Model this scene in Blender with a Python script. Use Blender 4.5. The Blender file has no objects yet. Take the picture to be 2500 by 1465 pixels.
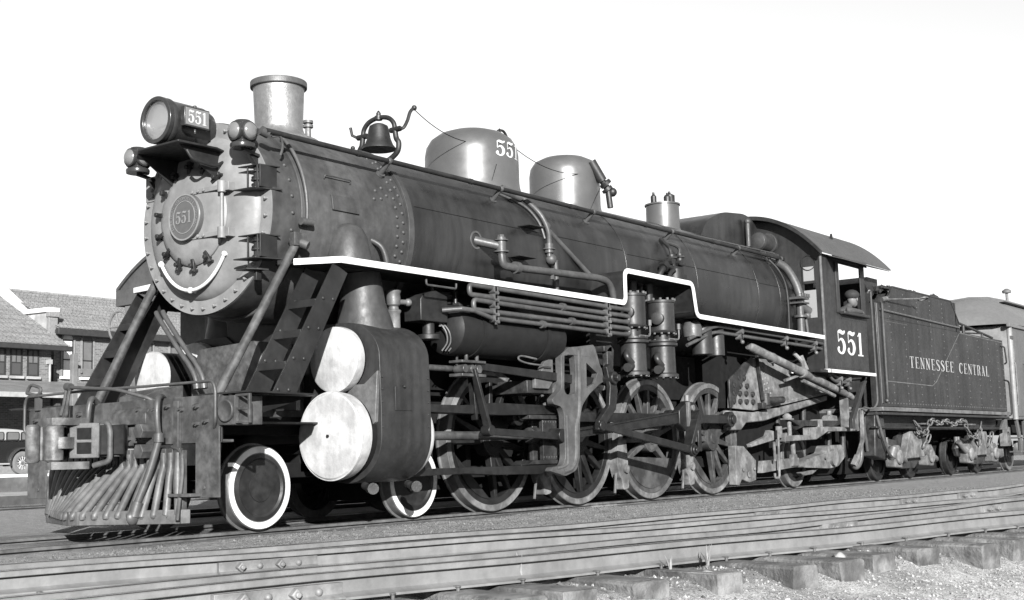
import bpy, math, random
import numpy as np
from mathutils import Vector, Matrix
from mathutils.geometry import tessellate_polygon
random.seed(7); rng=np.random.default_rng(7)
R=math.radians
SC=bpy.context.scene
COL=SC.collection
# ---------------------------------------------------------------- camera
cd=bpy.data.cameras.new('camera'); cam=bpy.data.objects.new('camera',cd); COL.objects.link(cam)
yaw,pit,rol=0.9335,0.1229,-0.0279
fw=Vector((math.sin(yaw)*math.cos(pit),math.cos(yaw)*math.cos(pit),math.sin(pit)))
rt=Vector((math.cos(yaw),-math.sin(yaw),0)); up=rt.cross(fw)
r2=math.cos(rol)*rt+math.sin(rol)*up; u2=-math.sin(rol)*rt+math.cos(rol)*up
cam.matrix_world=Matrix(((r2.x,u2.x,-fw.x,-8.9505),(r2.y,u2.y,-fw.y,-10.6893),(r2.z,u2.z,-fw.z,.6287),(0,0,0,1)))
cd.sensor_width=36; cd.lens=36*3149.5/2500; cd.clip_start=.05; cd.clip_end=5000
SC.camera=cam
# ---------------------------------------------------------------- world, sun, exposure
SUN_EL,SUN_DIR=R(17.5),Vector((-.69,-.724,0)).normalized()
w=bpy.data.worlds.new('World'); SC.world=w; w.use_nodes=True
nt=w.node_tree; bg=nt.nodes['Background']
sk=nt.nodes.new('ShaderNodeTexSky'); sk.sky_type='NISHITA'; sk.sun_disc=False
sk.sun_elevation=SUN_EL; sk.sun_rotation=math.atan2(SUN_DIR.x,SUN_DIR.y)
sk.air_density=3.0; sk.dust_density=.4; sk.ozone_density=1.0
bw=nt.nodes.new('ShaderNodeRGBToBW')
nt.links.new(sk.outputs[0],bw.inputs[0]); nt.links.new(bw.outputs[0],bg.inputs['Color'])
bg.inputs['Strength'].default_value=.05
sl=bpy.data.lights.new('sun','SUN'); sl.energy=5.0; sl.angle=R(.5); sl.color=(1,.995,.985)
so=bpy.data.objects.new('sun',sl); COL.objects.link(so)
sv=(SUN_DIR*math.cos(SUN_EL)+Vector((0,0,math.sin(SUN_EL)))).normalized()
so.rotation_euler=sv.to_track_quat('Z','Y').to_euler(); so.location=(-30,-20,30)
SC.view_settings.view_transform='Standard'; SC.view_settings.look='None'
SC.view_settings.exposure=2.02; SC.view_settings.gamma=1; SC.view_settings.use_curve_mapping=False
# ---------------------------------------------------------------- materials
M={}
def mat(name,col,rough=.5,metal=0.,var=.2,scale=6.,bump=.0,bscale=40.,spec=.25,stain=0.,sscale=1.2,streak=0.,speck=0.,spc=.6,coat=0.):
    m=bpy.data.materials.new(name); m.use_nodes=True; M[name]=m
    t=m.node_tree; n=t.nodes; L=t.links; b=n['Principled BSDF']
    tc=n.new('ShaderNodeTexCoord')
    def noise(s,d=6.,v=None,ro=.6):
        x=n.new('ShaderNodeTexNoise'); x.inputs['Scale'].default_value=s; x.inputs['Detail'].default_value=d; x.inputs['Roughness'].default_value=ro
        if v is None: L.new(tc.outputs['Object'],x.inputs['Vector'])
        else:
            mp=n.new('ShaderNodeMapping'); mp.inputs['Scale'].default_value=v; L.new(tc.outputs['Object'],mp.inputs[0]); L.new(mp.outputs[0],x.inputs['Vector'])
        return x.outputs['Fac']
    def rng_(f,a,b_,c,d):
        x=n.new('ShaderNodeMapRange'); x.inputs[1].default_value=a; x.inputs[2].default_value=b_; x.inputs[3].default_value=c; x.inputs[4].default_value=d; L.new(f,x.inputs[0]); return x.outputs[0]
    def mul(a,b_):
        x=n.new('ShaderNodeMath'); x.operation='MULTIPLY'; L.new(a,x.inputs[0]); L.new(b_,x.inputs[1]); return x.outputs[0]
    def mx(a,b_):
        x=n.new('ShaderNodeMath'); x.operation='MAXIMUM'; L.new(a,x.inputs[0]); L.new(b_,x.inputs[1]); return x.outputs[0]
    v=rng_(noise(scale),.3,.7,col*(1-var),col*(1+var))
    if stain: v=mul(v,rng_(noise(sscale,4.),.42,.6,1-stain,1+stain*.35))
    if streak: v=mul(v,rng_(noise(1.,5.,(9,9,.7)),.4,.66,1+streak*.5,1-streak))
    if speck: v=mx(v,rng_(noise(bscale*1.7,2.),.66,.74,0,speck))
    L.new(v,b.inputs['Base Color'])
    L.new(rng_(noise(scale*1.7),.3,.7,max(.02,rough*.8),min(1,rough*1.2)),b.inputs['Roughness'])
    b.inputs['Metallic'].default_value=metal; b.inputs['Specular IOR Level'].default_value=spec
    b.inputs['Coat Weight'].default_value=coat
    if bump:
        bp=n.new('ShaderNodeBump'); bp.inputs['Strength'].default_value=1; bp.inputs['Distance'].default_value=bump
        L.new(noise(bscale,8.,None,.65),bp.inputs['Height']); L.new(bp.outputs[0],b.inputs['Normal'])
    return m
mat('jacket',0.0105,.32,.0,.2,3,.0016,5,stain=.35,sscale=1.1,streak=.3,spec=.42)
mat('smokebox',0.026,.5,.0,.25,8,.002,22,stain=.3,sscale=1.6,streak=.15)
mat('black',0.009,.5,.0,.3,9,.0012,40,stain=.35,sscale=2.2,spec=.3)
mat('soot',0.005,.8,.0,.3,9,.002,40,spec=.08)
mat('pilotpaint',0.034,.55,.0,.3,12,.0018,60,stain=.35,sscale=3.,speck=.07)
mat('cabpaint',0.014,.45,.0,.2,10,.0008,30,stain=.2,sscale=1.5,streak=.25,speck=.025)
mat('tenderpaint',0.0145,.5,.0,.22,14,.0012,40,stain=.22,sscale=1.6,streak=.35,speck=.03)
mat('graphite',0.1,.5,.0,.12,7,.0012,45,stain=.18,sscale=2.5)
mat('stackpaint',0.17,.42,.7,.16,9,.005,26,stain=.15,sscale=3.)
mat('lippaint',.05,.5,.3,.2,9,.004,26)
mat('yokesteel',.055,.45,.3,.18,14,.002,40,stain=.25,sscale=4.)
mat('domepaint',0.045,.36,.15,.08,4,.0005,12,stain=.12,spec=.5)
mat('white',0.33,.5,.0,.06,14,.001,50,stain=.08,sscale=4.)
mat('whitewall',0.33,.55,.0,.12,16,.001,60,stain=.2,sscale=5.)
mat('silver',0.22,.45,.0,.12,10,.006,13,stain=.22,sscale=3.5,streak=.12)
mat('steel',0.06,.4,.5,.25,12,.0012,50,stain=.3,sscale=3.)
mat('rod',0.0095,.42,.2,.25,12,.001,50,stain=.3,sscale=3.)
mat('castsilver',0.07,.5,.2,.18,14,.002,50,stain=.3,sscale=4.)
mat('greased',0.015,.5,.0,.4,14,.003,50,stain=.5,sscale=4.)
mat('dirtybox',0.075,.75,.0,.3,10,.006,30,stain=.45,sscale=4.)
mat('pipe',0.038,.45,.1,.2,16,.001,60,stain=.2,sscale=3.)
mat('wheelpaint',0.01,.5,.0,.3,10,.001,40,stain=.4,sscale=4,spec=.2)
mat('bronze',0.08,.3,.6,.15,16)
mat('lamp',0.02,.25,.2,.2,14)
mat('lens',0.07,.06,.0,.1,8,spec=.8,coat=.6)
mat('reflector',0.55,.3,.85,.05,3)
mat('railside',0.105,.6,.2,.14,12,.0015,60,stain=.15,sscale=2.,streak=.1)
mat('railtop',0.15,.35,.55,.12,18,.0008,60,stain=.25,sscale=1.3)
mat('railold',0.065,.6,.2,.25,14,.002,60,stain=.3,sscale=2.)
mat('tie',0.085,.9,.0,.35,9,.015,26,stain=.5,sscale=4.,streak=.2)
mat('stone',0.07,.85,.0,.35,6,.004,60)
mat('coal',0.015,.4,.0,.5,20)
mat('roofing',0.035,.6,.0,.15,12,.001,50,stain=.12)
mat('carroof',0.07,.6,.0,.1,10,.001,40,stain=.1)
mat('carbody',0.045,.35,.0,.15,10,.0008,40,stain=.12,streak=.12)
mat('carend',0.11,.5,.0,.1,10,.001,40,stain=.2,sscale=2)
mat('boxcar',0.035,.6,.0,.15,10,.001,40,stain=.2)
mat('boxcarlight',0.07,.6,.0,.15,10,.001,40,stain=.2)
mat('stonework',0.2,.8,.0,.2,3,.004,20,stain=.25,sscale=1.3)
mat('coping',0.4,.7,.0,.06,5,stain=.1)
mat('woodtrim',0.015,.6,.0,.2,6)
mat('concrete',0.17,.8,.0,.15,5,.003,30,stain=.2,sscale=.8)
mat('paving',0.18,.85,.0,.2,3,.004,30,stain=.2,sscale=.6)
mat('timber',0.03,.8,.0,.3,6,.004,30)
mat('whitewash',0.42,.8,.0,.1,6,.004,30)
mat('postpaint',0.07,.7,.0,.2,6,.002,40,stain=.25)
mat('carpaint',0.01,.12,.0,.05,4,coat=.8)
mat('carfender',0.025,.15,.0,.05,4,coat=.8)
mat('cartop',0.17,.35,.0,.05,4)
mat('tyre',0.08,.7,.0,.1,10)
mat('chrome',.7,.12,1.,.02,4)
mat('platebrass',0.15,.4,.4,.15,20)
mat('barmetal',0.11,.6,.2,.25,14,.002,60,stain=.3,sscale=4.)
mat('pilotbar',0.05,.5,.0,.25,14,.0015,60,stain=.3,sscale=4.)
mat('drumblack',.007,.5,.0,.2,8,.001,30,spec=.15)
mat('skin',0.075,.55,.0,.08,20)
mat('cloth',0.025,.85,.0,.25,30,.002,90)
mat('palestone',0.15,.85,.0,.3,9,.004,60)
mat('rivetpale',.05,.5,.0,.2,20)
mat('cinderlump',.06,.9,.0,.6,9,.003,60)
mat('panelight',.35,.5,.0,.2,4)
mat('kerbstone',.06,.8,.0,.2,5,.003,30,stain=.3,sscale=1.5)
mat('knucklesteel',.06,.5,.1,.3,10,.004,30,stain=.4,sscale=5.)
mat('gravelstone',.15,.9,.0,.5,9,.003,60)
mat('capcloth',0.012,.85,.0,.25,30)
mat('weedleaf',0.12,.7,.0,.3,20)
mat('curtain',0.06,.7,.0,.15,3)
mat('letter',0.26,.55,.0,.12,20,stain=.12,sscale=6)
mat('lettercream',0.16,.6,.0,.15,30,stain=.2,sscale=5)
mat('plateground',0.06,.45,.3,.1,20)
mat('numglass',0.08,.15,.0,.08,20,coat=.5)
def glass(name,col,rough,alpha):
    m=bpy.data.materials.new(name); m.use_nodes=True; M[name]=m
    b=m.node_tree.nodes['Principled BSDF']; b.inputs['Base Color'].default_value=(col,col,col,1); b.inputs['Roughness'].default_value=rough
    b.inputs['Transmission Weight'].default_value=alpha; b.inputs['IOR'].default_value=1.45; b.inputs['Alpha'].default_value=1
def thinglass(name,f):
    m=bpy.data.materials.new(name); m.use_nodes=True; M[name]=m; t=m.node_tree; n=t.nodes; L=t.links
    a=n.new('ShaderNodeBsdfTransparent'); g=n.new('ShaderNodeBsdfGlossy'); g.inputs['Roughness'].default_value=.03; x=n.new('ShaderNodeMixShader'); x.inputs[0].default_value=f
    L.new(a.outputs[0],x.inputs[1]); L.new(g.outputs[0],x.inputs[2]); L.new(x.outputs[0],n['Material Output'].inputs[0])
thinglass('lensglass',.22)
glass('clearglass',.95,.0,1.); glass('dirtyglass',.15,.35,.1); glass('darkglass',.03,.05,.0); glass('lampglass',.97,.0,1.)
def nodes_mat(name):
    m=bpy.data.materials.new(name); m.use_nodes=True; M[name]=m; t=m.node_tree
    return t,t.nodes,t.links,t.nodes['Principled BSDF']
# cinder ground: dark cinders by the engine, paler dusty gravel at the camera's side of the turnout (real soil change)
t,n,L,b=nodes_mat('cinders')
tc=n.new('ShaderNodeTexCoord')
def nz(s,d=8.,ro=.65):
    x=n.new('ShaderNodeTexNoise'); x.inputs['Scale'].default_value=s; x.inputs['Detail'].default_value=d; x.inputs['Roughness'].default_value=ro; L.new(tc.outputs['Object'],x.inputs['Vector']); return x.outputs['Fac']
def mr(f,a,b_,c_,d):
    x=n.new('ShaderNodeMapRange'); x.inputs[1].default_value=a; x.inputs[2].default_value=b_; x.inputs[3].default_value=c_; x.inputs[4].default_value=d; L.new(f,x.inputs[0]); return x.outputs[0]
def mt(op,a,b_):
    x=n.new('ShaderNodeMath'); x.operation=op
    for i,v in enumerate((a,b_)):
        if isinstance(v,(int,float)): x.inputs[i].default_value=v
        else: L.new(v,x.inputs[i])
    return x.outputs[0]
sx=n.new('ShaderNodeSeparateXYZ'); L.new(tc.outputs['Object'],sx.inputs[0])
# across-track coordinate q = y + .2 x : cinders above, gravel below
q=mt('ADD',sx.outputs['Y'],mt('MULTIPLY',sx.outputs['X'],.2))
q=mt('ADD',q,mr(nz(1.3,5.),.3,.7,-.55,.55))
grav=mr(q,-7.7,-8.6,0,1)
fine=nz(70,6.,.7); mid=nz(11,6.)
cin=mt('MULTIPLY',mr(fine,.3,.7,.09,.22),mr(mid,.35,.65,.7,1.25))
gr=mt('MULTIPLY',mr(fine,.34,.66,.2,.6),mr(mid,.35,.65,.75,1.2))
mxn=n.new('ShaderNodeMix'); L.new(grav,mxn.inputs[0]); L.new(cin,mxn.inputs[2]); L.new(gr,mxn.inputs[3])
# pale dust along the locomotive rail
dust=mr(mt('ABSOLUTE',mt('ADD',sx.outputs['Y'],1.35),0),.1,.9,1,0)
dm=mt('MULTIPLY',dust,mr(nz(4,7.),.46,.64,0,1))
mx2=n.new('ShaderNodeMix'); L.new(dm,mx2.inputs[0]); L.new(mxn.outputs[0],mx2.inputs[2]); mx2.inputs[3].default_value=.2
oil_shade=mt('MAXIMUM',mr(sx.outputs['Y'],-1.2,-.75,1.,.25),mr(sx.outputs['Y'],1.5,2.6,.25,1.)); oil_shade=mt('MAXIMUM',oil_shade,mr(sx.outputs['X'],-2.2,-1.2,1.,.4))  # oily strip under the engine, deepened so its colour carries the shade
L.new(mt('MULTIPLY',mx2.outputs[0],oil_shade),b.inputs['Base Color']); b.inputs['Roughness'].default_value=.9; b.inputs['Specular IOR Level'].default_value=.2
bp=n.new('ShaderNodeBump'); bp.inputs['Distance'].default_value=.035; L.new(mt('ADD',fine,mt('MULTIPLY',mid,1.5)),bp.inputs['Height']); L.new(bp.outputs[0],b.inputs['Normal'])
# brick
t,n,L,b=nodes_mat('brick')
tc=n.new('ShaderNodeTexCoord'); mp=n.new('ShaderNodeMapping'); mp.inputs['Rotation'].default_value=(R(90),0,0); L.new(tc.outputs['Object'],mp.inputs[0])
br=n.new('ShaderNodeTexBrick'); L.new(mp.outputs[0],br.inputs['Vector']); br.inputs['Scale'].default_value=1; br.inputs['Brick Width'].default_value=.22; br.inputs['Row Height'].default_value=.075; br.inputs['Mortar Size'].default_value=.008
br.inputs['Color1'].default_value=(.04,)*3+(1,); br.inputs['Color2'].default_value=(.08,)*3+(1,); br.inputs['Mortar'].default_value=(.12,)*3+(1,)
L.new(br.outputs['Color'],b.inputs['Base Color']); b.inputs['Roughness'].default_value=.85
bp=n.new('ShaderNodeBump'); bp.inputs['Distance'].default_value=.01; L.new(br.outputs['Fac'],bp.inputs['Height']); bp.invert=True; L.new(bp.outputs[0],b.inputs['Normal'])
mat('shingle',0.14,.8,.0,.3,9,.004,30,stain=.15,sscale=1.5)
mat('shingleb',0.115,.8,.0,.3,9,.004,30,stain=.15,sscale=1.5)
# ---------------------------------------------------------------- mesh builder
def perp(d):
    d=Vector(d).normalized(); a=Vector((0,0,1)) if abs(d.z)<.95 else Vector((1,0,0))
    s=d.cross(a).normalized(); return s,s.cross(d)
class MB:
    def __init__(s): s.v=[]; s.f=[]
    def add(s,v,f):
        o=len(s.v); s.v+=[tuple(p) for p in v]; s.f+=[tuple(i+o for i in q) for q in f]; return s
    def box(s,x0,x1,y0,y1,z0,z1):
        return s.add([(x0,y0,z0),(x1,y0,z0),(x1,y1,z0),(x0,y1,z0),(x0,y0,z1),(x1,y0,z1),(x1,y1,z1),(x0,y1,z1)],
          [(0,3,2,1),(4,5,6,7),(0,1,5,4),(1,2,6,5),(2,3,7,6),(3,0,4,7)])
    def bar(s,p0,p1,w,h,upv=(0,0,1)):
        p0=Vector(p0);p1=Vector(p1);d=(p1-p0).normalized(); u=Vector(upv); side=d.cross(u).normalized(); u=side.cross(d).normalized()
        a=side*w/2;b_=u*h/2; v=[p+i*a+j*b_ for p in (p0,p1) for i,j in ((-1,-1),(1,-1),(1,1),(-1,1))]
        return s.add(v,[(0,1,2,3),(7,6,5,4),(0,4,5,1),(1,5,6,2),(2,6,7,3),(3,7,4,0)])
    def taper(s,p0,p1,w0,h0,w1,h1,upv=(0,0,1)):
        p0=Vector(p0);p1=Vector(p1);d=(p1-p0).normalized(); u=Vector(upv); side=d.cross(u).normalized(); u=side.cross(d).normalized()
        v=[p+i*side*w_/2+j*u*h_/2 for p,w_,h_ in ((p0,w0,h0),(p1,w1,h1)) for i,j in ((-1,-1),(1,-1),(1,1),(-1,1))]
        return s.add(v,[(0,1,2,3),(7,6,5,4),(0,4,5,1),(1,5,6,2),(2,6,7,3),(3,7,4,0)])
    def tube(s,pts,r,n=10,closed=False):
        P=[Vector(p) for p in pts]; m=len(P); rr=r if isinstance(r,(list,tuple)) else [r]*m
        T=[]
        for i in range(m):
            a=P[i-1] if (i>0 or closed) else P[i]; b_=P[(i+1)%m] if (i<m-1 or closed) else P[i]
            T.append((b_-a).normalized())
        sd,u=perp(T[0]); v=[]
        for i in range(m):
            if i: 
                sd=(sd-T[i]*sd.dot(T[i])).normalized()
            u=sd.cross(T[i])
            for k in range(n):
                a=2*math.pi*k/n; v.append(P[i]+(sd*math.cos(a)+u*math.sin(a))*rr[i])
        f=[]
        for i in range(m-1+closed):
            j=(i+1)%m
            for k in range(n): f.append((i*n+k,i*n+(k+1)%n,j*n+(k+1)%n,j*n+k))
        if not closed: f.append(tuple(range(n))[::-1]); f.append(tuple((m-1)*n+k for k in range(n)))
        return s.add(v,f)
    def lathe(s,o,ax,prof,n=32):
        o=Vector(o); d=Vector(ax).normalized(); sd,u=perp(d); v=[];f=[];m=len(prof)
        for tt,r in prof:
            for k in range(n):
                a=2*math.pi*k/n; v.append(o+d*tt+(sd*math.cos(a)+u*math.sin(a))*max(r,1e-4))
        for i in range(m-1):
            for k in range(n): f.append((i*n+k,i*n+(k+1)%n,(i+1)*n+(k+1)%n,(i+1)*n+k))
        f.append(tuple(range(n))[::-1]); f.append(tuple((m-1)*n+k for k in range(n)))
        return s.add(v,f)
    def cyl(s,p0,p1,r,n=16,r1=None):
        p0=Vector(p0);p1=Vector(p1); return s.lathe(p0,p1-p0,[(0,r),((p1-p0).length,r if r1 is None else r1)],n)
    def ring(s,o,ax,t0,t1,ri,ro,n=40):
        return s._closed(o,ax,[(t0,ri),(t0,ro),(t1,ro),(t1,ri)],n)
    def _closed(s,o,ax,prof,n):
        o=Vector(o); d=Vector(ax).normalized(); sd,u=perp(d); v=[];f=[];m=len(prof)
        for tt,r in prof:
            for k in range(n):
                a=2*math.pi*k/n; v.append(o+d*tt+(sd*math.cos(a)+u*math.sin(a))*r)
        for i in range(m):
            j=(i+1)%m
            for k in range(n): f.append((i*n+k,i*n+(k+1)%n,j*n+(k+1)%n,j*n+k))
        return s.add(v,f)
    def prism(s,poly,plane,a,b_,holes=()):
        loops=[list(poly)]+[list(h) for h in holes]
        def P(p,q):
            return {'xz':(p[0],q,p[1]),'yz':(q,p[0],p[1]),'xy':(p[0],p[1],q)}[plane]
        tri=tessellate_polygon([[Vector((p[0],p[1],0)) for p in l] for l in loops])
        flat=[p for l in loops for p in l]; N=len(flat)
        v=[P(p,a) for p in flat]+[P(p,b_) for p in flat]
        f=[tuple(t_) for t_ in tri]+[tuple(i+N for i in t_)[::-1] for t_ in tri]
        o=0
        for l in loops:
            m=len(l)
            for i in range(m): f.append((o+i,o+(i+1)%m,o+(i+1)%m+N,o+i+N))
            o+=m
        return s.add(v,f)
    def strip(s,path,th,plane,a,b_):
        # constant-thickness band following an open 2D path, extruded between a and b_
        P=[Vector((p[0],p[1])) for p in path]; U=[];D=[]
        for i in range(len(P)):
            t0=(P[i]-P[i-1]).normalized() if i else (P[1]-P[0]).normalized()
            t1=(P[i+1]-P[i]).normalized() if i<len(P)-1 else t0
            nn=Vector((-t0.y-t1.y,t0.x+t1.x)).normalized(); k=1/max(.4,nn.dot(Vector((-t0.y,t0.x))))
            U.append(P[i]+nn*th/2*k); D.append(P[i]-nn*th/2*k)
        return s.prism([tuple(p) for p in U]+[tuple(p) for p in D[::-1]],plane,a,b_)
    def sphere(s,c_,r,n=12,sc=(1,1,1)):
        c_=Vector(c_); v=[];f=[];m=max(4,n//2)
        for i in range(m+1):
            th=math.pi*i/m
            for k in range(n):
                a=2*math.pi*k/n; v.append((c_.x+r*sc[0]*math.sin(th)*math.cos(a)+0,c_.y+r*sc[1]*math.sin(th)*math.sin(a),c_.z+r*sc[2]*math.cos(th)))
        for i in range(m):
            for k in range(n): f.append((i*n+k,i*n+(k+1)%n,(i+1)*n+(k+1)%n,(i+1)*n+k))
        return s.add(v,f)
    def dome(s,p,nrm,r,h=None,n=8):
        h=r*.6 if h is None else h
        return s.lathe(p,nrm,[(-.002,r),(h*.5,r*.87),(h*.87,r*.5),(h,r*.05)],n)
    def bolt(s,p,nrm,r,h=None,n=6):
        return s.lathe(p,nrm,[(-.003,r),((r if h is None else h),r)],n)
    def xform(s,mtx):
        s.v=[tuple(mtx@Vector(p)) for p in s.v]; return s
    def mirror_y(s):
        o=len(s.v); s.v+=[(x,-y,z) for x,y,z in s.v]; s.f+=[tuple(i+o for i in q)[::-1] for q in s.f[:]]; return s
    def mesh(s,name,mt_,ang=38):
        me=bpy.data.meshes.new(name); me.from_pydata(s.v,[],s.f); me.validate(); 
        import bmesh as bm_
        b=bm_.new(); b.from_mesh(me); bm_.ops.remove_doubles(b,verts=b.verts,dist=1e-5); bm_.ops.recalc_face_normals(b,faces=b.faces); b.to_mesh(me); b.free()
        for p in me.polygons: p.use_smooth=True
        me.set_sharp_from_angle(angle=R(ang)); me.materials.append(M[mt_]); return me
    def build(s,name,mt_,parent=None,bev=0,ang=38):
        return link(name,s.mesh(name,mt_,ang),parent,bev)
def link(name,me,parent=None,bev=0,loc=(0,0,0),rot=None):
    o=bpy.data.objects.new(name,me); COL.objects.link(o); o.location=loc
    if rot is not None: o.rotation_mode='QUATERNION'; o.rotation_quaternion=rot
    if parent is not None:
        o.parent=parent
        if parent.type=='EMPTY': o.location=Vector(loc)-parent.location
    if bev:
        m=o.modifiers.new('edge','BEVEL'); m.width=bev; m.segments=2; m.limit_method='ANGLE'; m.angle_limit=R(40); m.harden_normals=False
    return o
def thing(name,label,cat,loc=(0,0,0),group=None):
    o=bpy.data.objects.new(name,None); COL.objects.link(o); o.location=loc; o.empty_display_size=.2
    tag(o,label,cat,group); return o
def tag(o,label=None,cat=None,group=None,kind=None):
    if label: o['label']=label
    if cat: o['category']=cat
    if group: o['group']=group
    if kind: o['kind']=kind
    return o
def fillet(path,r,seg=5):
    out=[path[0]]
    for i in range(1,len(path)-1):
        p=Vector(path[i]);a=(Vector(path[i-1])-p);b_=(Vector(path[i+1])-p); rr=min(r,a.length*.49,b_.length*.49)
        A=p+a.normalized()*rr;B=p+b_.normalized()*rr
        for k in range(seg+1):
            t_=k/seg; out.append(tuple((1-t_)**2*A+2*t_*(1-t_)*p+t_*t_*B))
    out.append(path[-1]); return out
def crom(pts,seg=6,closed=False):
    P=[np.array(p,float) for p in pts]; out=[]; m=len(P)
    for i in range(m if closed else m-1):
        g=lambda k: P[k%m] if closed else P[min(max(k,0),m-1)]
        p0,p1,p2,p3=g(i-1),g(i),g(i+1),g(i+2)
        for k in range(seg):
            t_=k/seg; out.append(tuple(.5*((2*p1)+(-p0+p2)*t_+(2*p0-5*p1+4*p2-p3)*t_**2+(-p0+3*p1-3*p2+p3)*t_**3)))
    if not closed: out.append(tuple(P[-1]))
    return out
def arcx(x,y,z,r,a0,a1,n=16):   # arc about the boiler axis direction, angle from -Y up to +Z
    return [(x,y-r*math.cos(a0+(a1-a0)*k/n),z+r*math.sin(a0+(a1-a0)*k/n)) for k in range(n+1)]
# ---------------------------------------------------------------- painted lettering (ribbon strokes with thick and thin)
G={}
def _E(mid=1): return [[(.15,0,.075),(.15,1,.075)],[(.03,.975,.025),(.52,.975,.025)],[(.03,.025,.025),(.54,.025,.025)],[(.15,.51,.022),(.4,.51,.022)],[(.51,.99,.02),(.51,.78,.012)],[(.53,.01,.02),(.53,.24,.012)],[(.39,.62,.015),(.39,.4,.015)]]
G['5']=(.66,[[(.09,.86,.015),(.16,.93,.06),(.3,.93,.085),(.44,.89,.075),(.57,.94,.06),(.62,1.0,.015)],[(.10,.93,.028),(.10,.5,.022)],[(.10,.5,.02),(.24,.61,.04),(.4,.59,.075),(.51,.44,.105),(.52,.27,.105),(.43,.09,.07),(.28,.03,.04),(.15,.08,.055),(.08,.19,.085),(.15,.29,.04)]],(0,2))
G['1']=(.46,[[(.27,0,.09),(.27,1,.09)],[(.07,.83,.015),(.25,.95,.055)],[(.05,.03,.03),(.47,.03,.03)]],())
G['T']=(.6,[[(.28,0,.075),(.28,.97,.075)],[(.0,.975,.025),(.56,.975,.025)],[(.02,.99,.022),(.02,.74,.012)],[(.54,.99,.022),(.54,.74,.012)],[(.12,.025,.025),(.44,.025,.025)]],())
G['E']=(.6,_E(),())
G['N']=(.66,[[(.1,0,.028),(.1,.97,.028)],[(.1,.97,.08),(.5,.03,.08)],[(.5,0,.028),(.5,1,.028)],[(0,.975,.025),(.2,.975,.025)],[(.0,.025,.025),(.22,.025,.025)],[(.4,.975,.025),(.62,.975,.025)]],())
G['S']=(.58,[[(.48,.8,.03),(.4,.94,.035),(.26,.97,.04),(.11,.88,.06),(.1,.73,.085),(.26,.56,.1),(.42,.42,.1),(.48,.25,.085),(.42,.09,.055),(.27,.025,.035),(.13,.06,.035),(.05,.2,.03)],[(.48,.97,.02),(.48,.75,.012)],[(.05,.05,.02),(.05,.27,.012)]],(0,))
G['C']=(.64,[[(.54,.74,.02),(.46,.92,.035),(.32,.975,.04),(.17,.88,.08),(.1,.7,.1),(.08,.5,.105),(.1,.3,.1),(.17,.12,.08),(.32,.025,.04),(.46,.07,.03),(.55,.24,.018)],[(.54,.98,.02),(.54,.72,.012)]],(0,))
G['R']=(.66,[[(.15,0,.075),(.15,1,.075)],[(.02,.975,.025),(.3,.975,.025)],[(.02,.025,.025),(.29,.025,.025)],[(.28,.975,.025),(.4,.95,.05),(.47,.84,.08),(.47,.7,.08),(.4,.57,.05),(.27,.52,.025)],[(.28,.52,.03),(.4,.44,.065),(.45,.25,.075),(.48,.06,.06),(.58,.02,.02)]],(3,4))
G['A']=(.66,[[(.1,0.03,.025),(.29,.98,.025)],[(.29,1.0,.085),(.49,.02,.085)],[(.17,.34,.022),(.43,.34,.022)],[(0,.025,.025),(.2,.025,.025)],[(.36,.025,.025),(.62,.025,.025)]],())
G['L']=(.58,[[(.15,0,.075),(.15,1,.075)],[(.02,.975,.025),(.29,.975,.025)],[(.02,.025,.025),(.52,.025,.025)],[(.51,.01,.022),(.51,.27,.012)]],())
def lettering(name,text,h,fn,mt_,parent,xs=1.,gap=.08,space=.5):
    """fn(u,v,off) -> 3D point on the painted surface, u along the text in metres, v up in metres"""
    mb=MB(); u0=0.
    for ch in text:
        if ch==' ': u0+=space*h*xs; continue
        wd,strokes,sm=G[ch]
        for i,st in enumerate(strokes):
            pts=crom(st,5) if i in sm else [tuple(np.array(st[0])+(np.array(st[-1])-np.array(st[0]))*k/4) for k in range(5)] if len(st)==2 else st
            Lv=[];Rv=[]
            for k in range(len(pts)):
                a=np.array(pts[max(k-1,0)][:2]);b_=np.array(pts[min(k+1,len(pts)-1)][:2]); d=(b_-a)/max(1e-6,np.hypot(*(b_-a))); nn=np.array([-d[1],d[0]]); p=np.array(pts[k][:2]); hw=pts[k][2]
                for lst,q in ((Lv,p+nn*hw),(Rv,p-nn*hw)): lst.append(fn(u0+q[0]*h*xs,min(1.02,max(-.02,q[1]))*h,i*.0007))
            v=Lv+Rv; m=len(Lv); mb.add(v,[(k,k+1,m+k+1,m+k) for k in range(m-1)])
        u0+=(wd+gap)*h*xs
    return mb.build(name,mt_,parent)
def textwidth(text,h,xs=1.,gap=.08,space=.5): return sum(space if c_==' ' else G[c_][0]+gap for c_ in text)*h*xs
# ================================================================ STEAM LOCOMOTIVE (front at -X, camera's side at -Y, rail top z=0)
LO=thing('steam_locomotive','black steam locomotive numbered 551 with a grey smokebox front and silver cylinder heads','locomotive')
ZC=3.27
AX=(1,0,0)
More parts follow.
